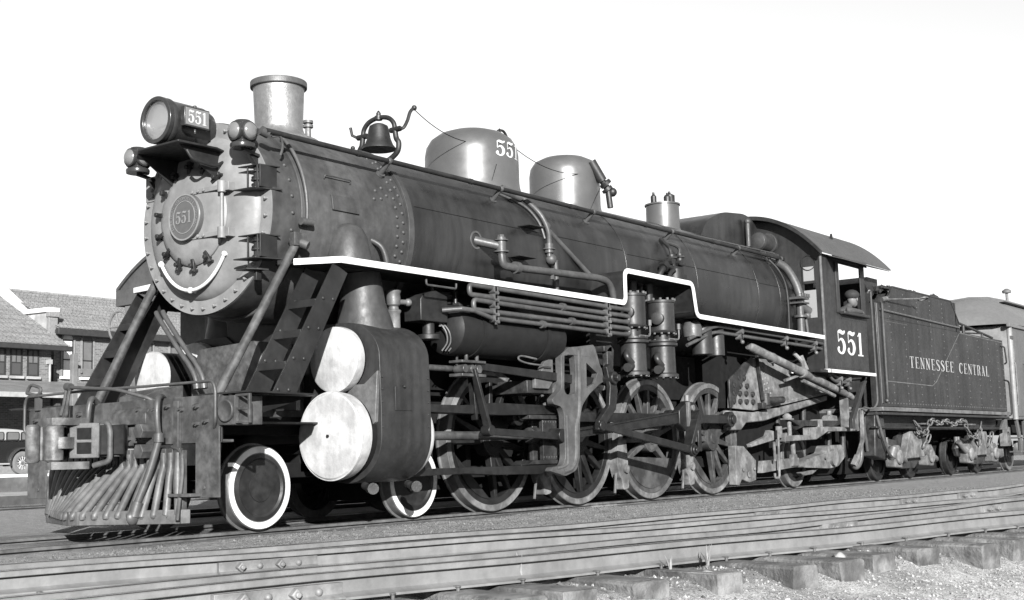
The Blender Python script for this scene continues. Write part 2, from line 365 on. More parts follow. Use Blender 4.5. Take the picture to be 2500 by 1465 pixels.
# ---- smokebox
sb=MB().lathe((0,0,ZC),AX,[(.03,.88),(.03,1.035),(.045,1.04),(.40,1.04),(.40,1.068),(.41,1.075),(2.10,1.075)],96).build('smokebox','smokebox',LO)
bolt_s=MB().bolt((0,0,0),(1,0,0),.02,.03).dome((.03,0,0),(1,0,0),.016,.015,6).mesh('bolt','graphite')
rivet_m=MB().dome((0,0,0),(1,0,0),.024,.02,10).mesh('rivet','smokebox')
def q_to(nrm): return Vector((1,0,0)).rotation_difference(Vector(nrm))
ft=MB().lathe((0,0,ZC),(-1,0,0),[(-.03,.885),(0,.875),(.045,.83),(.085,.75),(.11,.66),(.118,.58),(.118,.3)],96).build('smokebox_front','graphite',LO)
rg=MB().ring((0,0,ZC),AX,.012,.03,.872,1.03,96).build('front_ring','graphite',LO)
for k in range(34):
    a=2*math.pi*(k+.5)/34; link('bolt',bolt_s,rg,loc=(.012,.965*math.cos(a),ZC+.965*math.sin(a)),rot=q_to((-1,0,0)))
dr=MB().lathe((-.118,0,ZC),(-1,0,0),[(-.01,.525),(.02,.525),(.045,.505),(.07,.44),(.088,.3),(.092,.05)],72).build('smokebox_door','graphite',LO)
for k in range(14):
    a=2*math.pi*(k+.35)/14; ca,sa=math.cos(a),math.sin(a)
    if 0<ca*-1 and abs(sa)<.62 and ca<-.75: continue
    r0,r1=.46,.60
    d=MB().bar((-.175,r0*ca,ZC+r0*sa),(-.165,r1*ca,ZC+r1*sa),.045,.03,(1,0,0)).bolt((-.19,.535*ca,ZC+.535*sa),(-1,0,0),.026,.035).cyl((-.12,.535*ca,ZC+.535*sa),(-.2,.535*ca,ZC+.535*sa),.013,8)
    d.box(-.19,-.11,(r1-.02)*ca-.015,(r1-.02)*ca+.015,ZC+(r1-.02)*sa-.015,ZC+(r1-.02)*sa+.015)
    d.build('door_dog','black',dr,.004)
for dz in (.24,-.24):
    h=MB().bar((-.20,-.02,ZC+dz),(-.2,-.5,ZC+dz),.035,.05,(0,0,1)).cyl((-.2,-.52,ZC+dz-.06),(-.2,-.52,ZC+dz+.06),.045,14).box(-.2,-.1,-.62,-.52,ZC+dz-.045,ZC+dz+.045)
    for y in (-.08,-.17,-.26): h.bolt((-.215,y,ZC+dz),(-1,0,0),.02,.02)
    h.build('hinge','graphite',dr,.004)
MB().cyl((-.2,-.52,ZC-.3),(-.2,-.52,ZC+.3),.02,10).build('hinge_pin','graphite',dr)
# number plate
npz=ZC-.02
npl=MB().lathe((-.205,0,npz),(-1,0,0),[(0,.25),(.055,.25),(.06,.245),(.06,.2)],56).build('number_plate','plateground',LO)
MB().ring((-.264,0,npz),(-1,0,0),.0,.006,.232,.248,56).ring((-.264,0,npz),(-1,0,0),.0,.006,.168,.176,56).build('border','platebrass',npl)
wt=textwidth('551',.13,.95)
lettering('number','551',.13,lambda u,v,o:(-.272-o,wt/2-u,npz-.065+v),'platebrass',npl,.95)
def ring_text(txt,r,a0,a1,h,parent):
    mb=MB()
    for i,ch in enumerate(txt):
        if ch==' ': continue
        cu=bpy.data.curves.new('t','FONT'); cu.body=ch; cu.size=h; cu.align_x='CENTER'; ob=bpy.data.objects.new('t',cu); COL.objects.link(ob)
        me=bpy.data.meshes.new_from_object(ob.evaluated_get(bpy.context.evaluated_depsgraph_get())); 
        a=a0+(a1-a0)*i/(len(txt)-1); up_=Vector((0,math.cos(a),math.sin(a))); rt_=Vector((0,math.sin(a),-math.cos(a)))
        rt_=Vector((0,-math.sin(a),math.cos(a)))
        o=Vector((-.271,0,npz))
        mb.add([tuple(o+up_*(r+v.co.y)+rt_*v.co.x) for v in me.vertices],[tuple(p.vertices) for p in me.polygons])
        bpy.data.objects.remove(ob); bpy.data.curves.remove(cu); bpy.data.meshes.remove(me)
    return mb.build('rim_lettering','platebrass',parent)
try: ring_text('AMERICAN LOCOMOTIVE COMPANY',.186,R(-35),R(215),.045,npl)
except Exception as e: print('ring',e)
# bow handrail on the front
pts=[(-.13,.62*math.cos(a)*1.04+.03,ZC+.08+.86*math.sin(a)) for a in np.linspace(R(218),R(322),22)]
bow=MB().tube(pts,.019,10); bow.sphere(pts[0],.03).sphere(pts[-1],.036)
for p in (pts[0],pts[-1],pts[11]): bow.cyl(p,(.03,p[1]*1.05,ZC+(p[2]-ZC)*1.03),.018,8)
bow.sphere(pts[11],.035); bow.build('front_handrail','white',LO)
# step plates and lamp-bracket boxes beside the front
for z in (3.58,2.86):
    b_=MB().prism([(-.16,-.72),(-.13,-1.0),(.12,-1.05),(.12,-.9)],'xy',z+.1,z+.112).prism([(-.19,-.68),(-.16,-.98),(.14,-1.06),(.14,-.84)],'xy',z-.14,z-.126)
    b_.box(-.14,-.125,-.99,-.972,z-.126,z+.1).box(-.14,-.125,-.845,-.83,z-.126,z+.1).box(-.13,.1,-1.02,-1.0,z-.126,z+.1)
    b_.cyl((-.06,-.91,z-.12),(-.06,-.91,z+.1),.045,14).cyl((-.06,-.91,z-.05),(-.06,-.91,z-.03),.07,14).cyl((-.06,-.91,z+.04),(-.06,-.91,z+.055),.07,14)
    b_.build('step_bracket','black',LO,.003)
MB().prism([(-.14,-.66),(-.15,-.84),(.06,-.94),(.06,-.74)],'xy',2.62,2.632).box(-.02,.05,-.84,-.8,2.52,2.62).build('step_plate','black',LO,.003)
# ---- headlight
hl=MB()._closed((-.60,0,4.225),AX,[(0,.225),(.02,.245),(.06,.25),(.09,.24),(.11,.235),(.50,.235),(.60,.2),(.64,.12),(.645,.01),(.62,.01),(.6,.1),(.55,.19),(.46,.225),(.01,.215)],48).build('headlight','lamp',LO)
MB().ring((-.60,0,4.225),(-1,0,0),-.01,.045,.205,.25,48).build('rim','lamp',hl,.006)
MB().lathe((-.59,0,4.225),AX,[(0,.206),(.06,.19),(.14,.15),(.2,.09),(.23,.02)],40).build('reflector','reflector',hl)
MB().lathe((-.625,0,4.225),(-1,0,0),[(0,.206),(.015,.17),(.03,.1),(.036,.02)],40).build('lens','lensglass',hl)
MB().lathe((-.52,0,4.225),AX,[(0,.0),(.03,.035),(.08,.04),(.12,.02)],14).build('bulb','lens',hl)
for s in (-1,1):
    nb=MB().box(-.53,-.2,s*.30-.03,s*.30+.03,4.135,4.345).box(-.5,-.22,min(s*.2,s*.28),max(s*.2,s*.28),4.16,4.32).bolt((-.37,s*.3,4.12),(0,0,-1),.014,.05).bolt((-.37,s*.3,4.345),(0,0,1),.02,.03).build('number_box','lamp',hl,.005)
    MB().box(-.515,-.215,s*.332-.002,s*.332+.002,4.15,4.33).build('number_glass','numglass',hl)
    wt2=textwidth('551',.135,.9)
    lettering('number','551',.135,(lambda u,v,o:(-.365-wt2/2+u,-.3365-o,4.173+v)) if s<0 else (lambda u,v,o:(-.365+wt2/2-u,.3365+o,4.173+v)),'letter',hl,.9)
MB().box(-.45,-.05,-.12,.12,3.95,4.02).box(-.4,-.1,-.2,.2,3.935,3.955).build('mount','lamp',hl,.006)
sh=MB().prism([(-.70,.20),(-.70,-.44),(-.20,-.46),(.05,-.36),(.05,.5),(-.5,.5)],'xy',3.915,3.935)
sh.prism([(-.62,3.915),(.02,3.915),(.02,3.52)],'xz',-.36,-.34).prism([(-.62,3.915),(.02,3.915),(.02,3.52)],'xz',.3,.32)
sh.tube(fillet([(-.56,-.4,3.86),(-.5,-.42,3.76),(-.2,-.42,3.74),(-.1,-.42,3.8)],.06),.018,8)
sh.build('headlight_bracket','black',LO,.004)
# ---- marker lamps
for s in (-1,1):
    yy=s*.85; ml=MB().lathe((-.21,yy,3.86),(0,0,1),[(0,.125),(.025,.13),(.045,.125),(.055,.1),(.075,.085),(.1,.1),(.14,.125),(.19,.13),(.235,.11),(.255,.085),(.27,.09),(.285,.08),(.295,.03)],24).build('marker_lamp','lamp',LO)
    for dx,dy in ((-1,0),(0,-1),(0,1),(1,0)):
        MB().lathe((-.21+dx*.085,yy+dy*.085,4.025),(dx,dy,0),[(0,.1),(.03,.1),(.036,.09)],22).build('lens_ring','lamp',ml)
        MB().lathe((-.21+dx*.118,yy+dy*.118,4.025),(dx,dy,0),[(0,.088),(.018,.075),(.032,.05),(.038,.02),(.039,.004)],20).build('lens','lens',ml)
    br_=MB().bar((-.21,yy,3.85),(.12,yy*.98,3.8),.05,.03).bar((.1,yy*.98,3.82),(.1,s*.92,3.6),.04,.04).prism([(-.12,3.84),(.15,3.84),(.15,3.55)],'xz',min(yy*.97,yy*.985),max(yy*.97,yy*.985)); br_.build('lamp_bracket','black',LO,.003)
    if s>0: MB().box(0.0,.02,.72,.98,3.58,3.86).bolt((-.002,.86,3.8),(-1,0,0),.025,.02).bolt((-.002,.86,3.64),(-1,0,0),.025,.02).build('gusset_plate','graphite',LO)
# ---- stack, bell, domes, turret
MB().lathe((1.09,0,0),(0,0,1),[(4.20,.50),(4.30,.46),(4.345,.36),(4.40,.29),(4.46,.272),(4.9,.29),(4.93,.295),(4.945,.318),(4.985,.322),(5.0,.308),(4.99,.27),(4.6,.245)],56).build('smokestack','stackpaint',LO)
MB().ring((1.09,0,4.93),(0,0,1),.0,.075,.29,.325,56).build('stack_lip','lippaint',LO,.01)
MB().cyl((1.22,-.34,4.33),(1.22,-.34,4.52),.035,12).cyl((1.22,-.34,4.44),(1.22,-.34,4.47),.06,12).cyl((1.22,-.34,4.49),(1.22,-.34,4.52),.06,12).build('pipe_fitting','castsilver',LO)
be=MB().lathe((2.78,0,4.52),(0,0,1),[(0,.215),(.015,.212),(.06,.178),(.14,.148),(.25,.13),(.30,.115),(.325,.07),(.33,.03),(.30,.0),(.2,.1),(.02,.2)],40).build('bell','black',LO)
MB().tube(crom([(2.78,-.27,4.72),(2.78,-.25,4.82),(2.78,-.16,4.9),(2.78,0,4.93),(2.78,.16,4.9),(2.78,.25,4.82),(2.78,.27,4.72)]),.03,10).lathe((2.78,0,4.9),(0,0,1),[(0,.05),(.05,.05),(.06,.03),(.09,.03),(.1,.02),(.12,.01)],12).build('yoke','black',be)
st=MB()
for s in (-1,1): st.tube(crom([(2.78,s*.27,4.74),(2.78,s*.29,4.62),(2.78,s*.33,4.55),(2.78,s*.30,4.44),(2.78,s*.15,4.36),(2.78,0,4.36)]),.034,10).cyl((2.78,s*.2,4.73),(2.78,s*.36,4.73),.035,10)
st.tube(crom([(2.78,-.36,4.73),(2.8,-.4,4.74),(2.86,-.41,4.84),(2.9,-.42,4.95),(2.97,-.42,5.02)]),.022,8).sphere((2.98,-.42,5.02),.035)
st.tube([(2.78,.36,4.73),(2.72,.4,4.76),(2.7,.41,4.86)],.02,8).sphere((2.74,.41,4.6),.03); st.build('bell_stand','black',be)
d1=MB().lathe((4.65,0,0),(0,0,1),[(4.10,.70),(4.30,.652),(4.36,.645),(4.74,.642),(4.86,.62),(4.96,.56),(5.04,.45),(5.09,.3),(5.115,.12),(5.12,.01)],72).build('sand_dome','domepaint',LO)
def on_dome(u,v,o):
    r=.646+o; a=-u/.642; return (4.65+r*math.sin(-a-wd_/2/.642),-r*math.cos(-a-wd_/2/.642),4.64+v)
wd_=textwidth('551',.21,1.15)
lettering('number','551',.21,on_dome,'letter',d1,1.15)
MB().tube(crom([(4.98,-.2,5.07),(5.0,-.2,5.15),(5.12,-.2,5.17),(5.2,-.2,5.1),(5.2,-.2,5.02)]),.018,8).tube(crom([(4.93,-.25,5.05),(4.95,-.25,5.14),(4.98,-.25,5.16),(5.0,-.25,5.06)]),.008,6).build('handle','black',d1)
d2=MB().lathe((6.9,0,0),(0,0,1),[(4.1,.6),(4.3,.545),(4.36,.535),(4.84,.53),(4.95,.51),(5.04,.45),(5.1,.33),(5.14,.15),(5.15,.01)],64).build('steam_dome','domepaint',LO)
cp=Vector((7.05,-.42,5.0))
MB().cyl((6.88,-.50,4.99),(7.02,-.6,4.7),.075,14).cyl((7.02,-.6,4.7),(7.1,-.64,4.58),.05,12).cyl((7.04,-.62,4.68),(7.07,-.64,4.64),.09,12).cyl((7.09,-.62,4.6),(7.11,-.64,4.56),.085,12).sphere((7.16,-.68,4.54),.07).cyl((7.1,-.64,4.58),(7.12,-.66,4.3),.045,10).build('whistle_valve','black',d2)
tu=MB().lathe((9.83,0,0),(0,0,1),[(4.2,.36),(4.38,.3),(4.42,.285),(4.80,.28),(4.805,.30),(4.83,.30),(4.835,.26)],40).build('safety_valve_turret','domepaint',LO)
for x,y,r,h in ((9.72,.1,.05,.14),(9.83,-.1,.06,.12),(9.98,-.06,.09,.17)): MB().lathe((x,y,4.83),(0,0,1),[(0,r),(h,r),(h+.02,r*.6),(h+.04,.02),(h+.07,.02)],14).build('safety_valve','black',tu)
MB().prism(fillet([(10.35,4.3),(10.6,4.62),(11.2,4.84),(12.05,4.92),(12.35,4.86),(12.7,4.6),(12.72,4.2),(10.35,4.2)],.2,4),'xz',-.42,.46).build('turret_hood','jacket',LO,.06)
# dynamo
dy=MB().cyl((12.15,-.62,4.40),(12.50,-.62,4.40),.16,20).lathe((12.5,-.62,4.4),AX,[(0,.19),(.04,.2),(.12,.17),(.15,.08)],20).lathe((12.15,-.62,4.4),(-1,0,0),[(0,.17),(.05,.15),(.08,.06)],20).cyl((12.0,-.5,4.3),(12.0,-.5,4.75),.045,10).sphere((12.0,-.5,4.76),.06).box(12.05,12.6,-.8,-.45,4.1,4.2)
dy.bar((12.1,-.75,4.12),(12.2,-.98,4.02),.03,.03).build('turbo_generator','smokebox',LO,.004)
# ---- boiler jacket
bj=MB().lathe((0,0,ZC),AX,[(2.08,1.02),(2.08,1.098),(6.8,1.108),(8.9,1.13),(11.0,1.14),(12.76,1.14)],128).build('boiler','jacket',LO)
def rb(x): return float(np.interp(x,[2.08,6.8,8.9,11,12.76],[1.098,1.108,1.13,1.14,1.14]))
for x,wd2,pr in ((2.10,.09,.014),(6.8,.045,.006),(8.87,.045,.006),(11.0,.05,.006),(11.85,.045,.006)):
    MB().ring((x,0,ZC),AX,-wd2/2,wd2/2,rb(x)-.02,rb(x)+pr,128).build('jacket_band','smokebox' if x<2.5 else 'jacket',bj,.002)
for x0,x1,a in ((2.2,6.75,R(15.5)),(6.85,11.0,R(13)),(11.05,12.7,R(11))):
    m=MB(); r=1.10
    for k in range(8):
        xa=x0+(x1-x0)*k/8; xb=x0+(x1-x0)*(k+1)/8
        m.add([(xx,-(rb(xx)+.004)*math.cos(aa),ZC+(rb(xx)+.004)*math.sin(aa)) for xx in (xa,xb) for aa in (a,a+.006)],[(0,1,3,2)])
        m.add([(xx,-(rb(xx)+dd)*math.cos(a),ZC+(rb(xx)+dd)*math.sin(a)) for xx in (xa,xb) for dd in (-.002,.004)],[(0,1,3,2)])
    m.build('jacket_seam','soot',bj)
# rivets at the smokebox seam
k=0
for a in np.arange(-32,62,6.0):
    for dx,da in ((0,0),(-.1,3)):
        aa=R(a+da); nn=(0,-math.cos(aa),math.sin(aa)); link('rivet',rivet_m,sb,loc=(1.99+dx,1.075*nn[1],ZC+1.075*nn[2]),rot=q_to(nn))
for dx,a in ((-.34,22),(-.28,17),(-.17,20),(-.22,25),(-.4,16)):
    aa=R(a); nn=(0,-math.cos(aa),math.sin(aa)); link('rivet',rivet_m,sb,loc=(1.95+dx,1.075*nn[1],ZC+1.075*nn[2]),rot=q_to(nn))
for a in (8,-2,-12,18,28):
    aa=R(a); nn=(0,-math.cos(aa),math.sin(aa)); link('rivet',rivet_m,sb,loc=(.3,1.04*nn[1],ZC+1.04*nn[2]),rot=q_to(nn))
def patch(x0,x1,a0,a1,r,th):
    m=MB();n_=6
    for i,j,sgn in ((r,r+th,0),):
        v=[];
        for xx in (x0,x1):
            for k in range(n_+1):
                a=a0+(a1-a0)*k/n_
                for d in (-.005,th): v.append((xx,-(r+d)*math.cos(a),ZC+(r+d)*math.sin(a)))
        N=2*(n_+1); f=[]
        for k in range(n_):
            f+= [(2*k+1,2*k+3,N+2*k+3,N+2*k+1),(2*k,N+2*k,N+2*k+2,2*k+2),(2*k,2*k+2,2*k+3,2*k+1),(N+2*k,N+2*k+1,N+2*k+3,N+2*k+2)]
        f+=[(0,1,N+1,N),(2*n_,N+2*n_,N+2*n_+1,2*n_+1)]; m.add(v,f)
    return m
patch(.84,1.25,R(3.5),R(12.5),1.075,.022).build('washout_cover','smokebox',sb,.003)
MB().tube(fillet([(.8,-1.0,3.68),(.8,-1.02,3.72),(1.2,-1.02,3.72),(1.2,-1.0,3.68)],.02,3),.008,6).build('grab_iron','smokebox',sb)
# curved pipe over the smokebox front course
MB().tube(arcx(.42,0,ZC,1.13,R(47),R(-6),24),.02,10).sphere((.42,-1.13*math.cos(R(47)),ZC+1.13*math.sin(R(47))),.035).cyl((.42,-1.125,ZC-.12),(.42,-1.06,ZC-.13),.05,12).cyl((.34,-1.12,ZC-.13),(.5,-1.12,ZC-.13),.04,12).build('curved_handrail','pipe',LO)
MB().tube(crom([(.05,-1.0,4.0),(.15,-1.02,4.02),(.2,-1.0,3.92),(.2,-.97,3.84)]),.014,8).cyl((.0,-1.0,4.02),(-.08,-.98,4.05),.05,12).build('rail_elbow','pipe',LO)
# ---- boiler handrails
for s in (-1,1):
    hr=MB().tube([(-.05+k*1.235,s*1.02,4.045) for k in range(11)],.030,12)
    for x in (1.3,3.3,5.5,7.5,9.6,11.6): hr.cyl((x,s*1.02,4.045),(x+.05,s*1.02,4.045),.036,12)
    hr.build('handrail','black',LO)
    for x in (1.83,3.94,6.09,8.3,10.55,12.2):
        r=rb(max(x,2.1)); a=R(36.5)
        MB().cyl((x,s*1.02,4.05),(x,s*(r-.01)*math.cos(a),ZC+(r-.01)*math.sin(a)),.032,10).cyl((x,s*(r+.012)*math.cos(a),ZC+(r+.012)*math.sin(a)),(x,s*(r-.02)*math.cos(a),ZC+(r-.02)*math.sin(a)),.055,12).sphere((x,s*1.02,4.047),.042).build('handrail_post','pipe',LO)
# wires
def wire(p0,p1,sag,n=14): return [tuple(Vector(p0).lerp(Vector(p1),k/n)-Vector((0,0,sag*4*(k/n)*(1-k/n)))) for k in range(n+1)]
MB().tube(wire((2.98,-.42,5.0),(5.05,-.25,5.06),.22),.0055,6).tube(wire((5.15,-.22,5.04),(7.0,-.5,4.86),.2),.0055,6).tube(wire((5.05,-.25,5.05),(4.2,-.72,4.35),.02),.0045,6).tube(wire((7.15,-.55,4.7),(6.6,-.7,4.3),-.03),.0045,6).build('bell_cord','soot',LO)
MB().tube([(7.7,-.66,4.16),(9.8,-.86,4.14),(12.0,-.99,4.12)],.014,8).build('throttle_rod','pipe',LO)
# ---- boiler-side piping
pp=MB().tube(crom([(4.45,-.72,4.15),(4.62,-.86,4.05),(4.8,-1.0,3.85),(4.84,-1.1,3.62),(4.80,-1.14,3.42),(4.78,-1.15,3.25)]),.035,10).cyl((4.36,-.7,4.16),(4.62,-.86,4.05),.06,12).cyl((4.78,-1.15,3.42),(4.78,-1.15,3.3),.06,12).cyl((4.78,-1.15,3.36),(4.78,-1.15,3.345),.085,12)
pp.sphere((4.82,-1.15,3.22),.075).tube([(4.92,-1.15,3.22),(4.93,-1.15,2.95),(4.95,-1.13,2.72)],.035,10); pp.build('injector_pipe','pipe',LO)
MB().tube(crom([(4.2,-.78,4.06),(4.55,-.93,3.93),(4.72,-1.04,3.72),(4.78,-1.09,3.5)]),.016,8).build('lubricator_pipe','pipe',LO)
MB().tube([(4.88,-1.03,3.66),(4.95,-1.05,3.62),(5.7,-1.17,3.1)],.034,10).sphere((4.88,-1.05,3.68),.06).build('diagonal_pipe','pipe',LO)
cv=MB().ring((3.3,-1.09,3.3),(0,-1,0),-.01,.015,.09,.115,24).cyl((3.3,-1.07,3.3),(3.5,-1.32,3.22),.055,14).cyl((3.5,-1.33,3.33),(3.5,-1.33,3.12),.06,14).cyl((3.5,-1.33,3.33),(3.5,-1.33,3.36),.045,6).cyl((3.5,-1.33,3.3),(3.5,-1.33,3.285),.09,14).cyl((3.5,-1.33,3.16),(3.5,-1.33,3.14),.095,14)
cv.tube(fillet([(3.5,-1.33,3.14),(3.5,-1.34,2.98),(3.75,-1.36,2.97)],.12),.05,12).build('check_valve','pipe',LO,.002)
MB().tube(fillet([(3.7,-1.36,2.975),(5.6,-1.4,3.02),(5.85,-1.4,2.98),(5.95,-1.4,2.72)],.25),.048,12).cyl((3.72,-1.36,2.975),(3.8,-1.36,2.978),.075,14).cyl((4.5,-1.378,2.9),(4.5,-1.38,3.04),.03,8).build('feed_pipe','pipe',LO)
for x,a in ((4.4,R(17)),(4.12,R(-6))):
    y=-1.1*math.cos(a); z=ZC+1.1*math.sin(a)
    MB().box(x-.17,x+.17,y-.2,y+.05,z,z+.014).prism([(x-.165,z),(x+.165,z),(x,z-.12)],'xz',y-.02,y-.008).build('boiler_step','black',LO,.002)
# starting valve gear above the pumps
g=MB().box(7.85,8.12,-1.28,-1.1,3.34,3.44).cyl((8.0,-1.2,3.4),(8.0,-1.2,3.14),.13,16).cyl((7.93,-1.2,3.42),(7.93,-1.2,3.62),.06,12).cyl((7.93,-1.2,3.56),(7.93,-1.2,3.585),.095,6).cyl((8.18,-1.2,3.3),(8.18,-1.2,3.66),.055,12).cyl((8.18,-1.2,3.6),(8.18,-1.2,3.63),.085,6).box(8.1,8.26,-1.27,-1.13,3.24,3.34)
g.tube(crom([(8.18,-1.2,3.66),(8.19,-1.2,3.74),(8.14,-1.15,3.8),(8.05,-1.0,3.86)]),.03,8).tube(crom([(7.93,-1.2,3.62),(7.92,-1.19,3.7),(7.96,-1.12,3.78),(8.0,-.98,3.9)]),.026,8)
g.tube(crom([(7.88,-1.22,3.4),(7.7,-1.24,3.42),(7.55,-1.24,3.34),(7.46,-1.22,3.2)]),.045,10).cyl((7.66,-1.24,3.43),(7.6,-1.24,3.385),.075,6).tube(crom([(7.9,-1.26,3.36),(7.75,-1.3,3.34),(7.64,-1.3,3.24),(7.6,-1.28,3.17)]),.03,8)
g.cyl((7.8,-1.3,3.5),(7.8,-1.18,3.5),.05,6).cyl((7.74,-1.22,3.46),(7.86,-1.22,3.56),.028,8).cyl((8.06,-1.3,3.5),(8.06,-1.16,3.5),.045,6).bar((8.0,-1.3,3.48),(8.2,-1.28,3.5),.02,.03)
g.build('governor_valves','black',LO)
# injector at the cab front
g=MB().tube(crom([(12.1,-.98,3.98),(12.25,-1.1,3.85),(12.35,-1.2,3.6),(12.38,-1.25,3.4)]),.075,12).cyl((12.38,-1.25,3.4),(12.38,-1.25,2.7),.07,12).box(12.2,12.5,-1.38,-1.12,3.3,3.34).box(12.2,12.5,-1.38,-1.12,3.22,3.25).cyl((12.4,-1.25,3.2),(12.6,-1.32,3.1),.08,10).cyl((12.38,-1.25,2.98),(12.38,-1.25,3.02),.13,12).sphere((12.55,-1.3,3.02),.07).cyl((12.5,-1.3,2.95),(12.5,-1.32,2.7),.03,8)
for x in (12.22,12.32,12.42,12.5): g.bolt((x,-1.38,3.34),(0,0,1),.02,.06)
g.build('injector','pipe',LO,.002)
MB().tube(crom([(11.75,-1.0,3.98),(11.85,-1.12,3.8),(12.0,-1.17,3.55),(12.05,-1.18,3.2),(12.1,-1.15,2.72)]),.012,6).build('cab_conduit','pipe',LO)
# ---- braces, ladders
for s in (-1,1):
    MB().tube([(.33,s*1.06,2.92),(.28,s*1.06,2.84),(-.64,s*(1.0 if s<0 else .92),1.36),(-.7,s*(1.0 if s<0 else .92),1.28)],.046,14).cyl((.3,s*1.0,2.96),(.4,s*1.16,2.88),.05,12).box(.25,.42,s*1.08-.04,s*1.08+.04,2.88,3.02).box(-.78,-.6,s*1.0-.06,s*1.0+.06,1.25,1.31).build('front_brace','pilotpaint',LO,.004)
    la=None
    yo_=.17 if s>0 else 0
    for y0,y1 in ((1.49+yo_,1.505+yo_),(1.09+yo_,1.105+yo_)):
        a,b_=sorted((s*y0,s*y1))
        str_=MB().prism([(-.43,1.315),(-.12,1.315),(.62,2.58),(.42,2.67)],'xz',a,b_)
        for t_ in (.02,.26,.5,.74):
            for o in (.06,.2):
                str_.dome((-.43+o+t_*.86,(a if s<0 else b_),1.33+t_*1.3),(0,s,0),.022,.014)
        ob=str_.build('ladder' if la is None else 'stringer','black',LO if la is None else la,.002)
        la=la or ob
    for k in range(3):
        t_=(k+1)/4; x=-.43+.85*t_*.97; z=1.315+1.33*t_*.97
        ya_,yb_=sorted((s*(1.105+yo_),s*(1.49+yo_))); MB().box(x-.02,x+.21,ya_,yb_,z-.012,z).box(x-.022,x-.012,ya_,yb_,z-.075,z-.002).build('tread','black',la,.002)
# ---- pilot beam
PB='pilotpaint'
pbm=MB().box(-1.07,-1.035,-1.5,1.5,.86,1.275).box(-1.07,-.6,-1.5,1.5,1.275,1.295).box(-1.035,-.9,-1.5,1.5,.86,.885); pbm.build('pilot_beam',PB,LO,.005)
MB().box(-.9,.9,-1.0,1.0,1.05,1.07).build('pilot_deck','black',LO)
for s in (-1,1):
    if s<0: pk=MB().box(-1.08,-.75,min(s*1.5,s*1.72),max(s*1.5,s*1.72),1.01,1.275).lathe((-1.08,s*1.61,1.14),(-1,0,0),[(0,.105),(.026,.102),(.03,.092),(.022,.075),(.012,.05),(.006,.02),(.005,.004)],28); pk.build('poling_pocket',PB,LO,.008)
    if s<0:
        cs=MB().prism([(-1.72,1.02),(-1.91,1.02),(-1.91,1.285),(-1.72,1.285)],'yz',-1.08,-1.05,[[(-1.745,1.045),(-1.885,1.045),(-1.885,1.14),(-1.745,1.14)],[(-1.745,1.165),(-1.885,1.165),(-1.885,1.262),(-1.745,1.262)]])
        cs.build('step_casting',PB,LO,.004)
        MB().prism([(-1.05,1.02),(-1.05,1.29),(-.05,1.29)],'xz',-1.62,-1.6).build('step_gusset','soot',LO)  # near-black gusset: shade under the overhanging plate is put into its colour
    MB().prism([(-1.05,s*1.45),(-1.05,s*1.9),(-.1,s*1.72),(.05,s*1.6),(.05,s*1.05),(-1.0,s*1.05)],'xy',1.297,1.313).build('ladder_plate','black',LO)
    y0,y1=sorted((s*1.17,s*1.5)); ap=MB().box(-1.075,-1.055,y0,y1,.36,1.0); ap.bolt((-1.075,s*1.3,.45),(-1,0,0),.018,.01); ap.build('end_sheet',PB,LO,.004)
bolt_b=MB().bolt((0,0,0),(1,0,0),.026,.035).bolt((.03,0,0),(1,0,0),.014,.03,8).mesh('bolt',PB)
for y,z in ((-.36,1.2),(-.6,1.19),(-.2,.93),(-.36,.92),(-.62,.93),(-.78,1.22),(-.64,1.1),(-.98,1.18),(-1.2,1.2),(-1.2,1.04),(-1.33,1.06),(1.35,1.17),(1.05,1.17),(.6,1.2),(-.64,.95)):
    link('bolt',bolt_b,LO,loc=(-1.07,y,z),rot=q_to((-1,0,0)))
MB().box(-1.115,-1.07,-.97,-.9,.4,1.26).build('beam_post',PB,LO,.004)
# grab irons and uncoupling gear
for s in (-1,1):
    MB().tube(fillet([(-1.1,s*1.28,1.42),(-1.12,s*1.46,1.42),(-1.12,s*1.5,1.34),(-1.12,s*1.5,1.05),(-1.08,s*1.44,1.0)],.07,4),.016,10).build('grab_iron','pipe',LO)
MB().tube([(-1.1,1.3,1.42),(-1.12,.4,1.43),(-1.12,-.5,1.42),(-1.1,-1.4,1.42)],.014,10).build('cross_rail','pipe',LO)
MB().tube(fillet([(-1.2,.62,1.47),(-1.2,-.15,1.41),(-1.05,-.5,1.3),(-.95,-.55,1.2)],.1),.018,10).cyl((-1.2,.66,1.48),(-1.2,.58,1.47),.04,10).tube(crom([(-1.2,.6,1.46),(-1.24,.58,1.3),(-1.3,.5,1.2),(-1.28,.55,1.15)]),.016,8).tube(crom([(-1.2,.66,1.46),(-1.24,.64,1.3),(-1.3,.6,1.18)]),.016,8).build('uncoupling_lever','pipe',LO)
MB().tube(fillet([(-1.1,1.5,1.46),(-1.1,1.28,1.42),(-1.1,1.24,1.5),(-1.1,1.44,1.55),(-1.1,1.5,1.46)],.05,3),.018,8).box(-1.1,-1.06,1.28,1.36,1.27,1.45).build('lever_handle','pipe',LO)
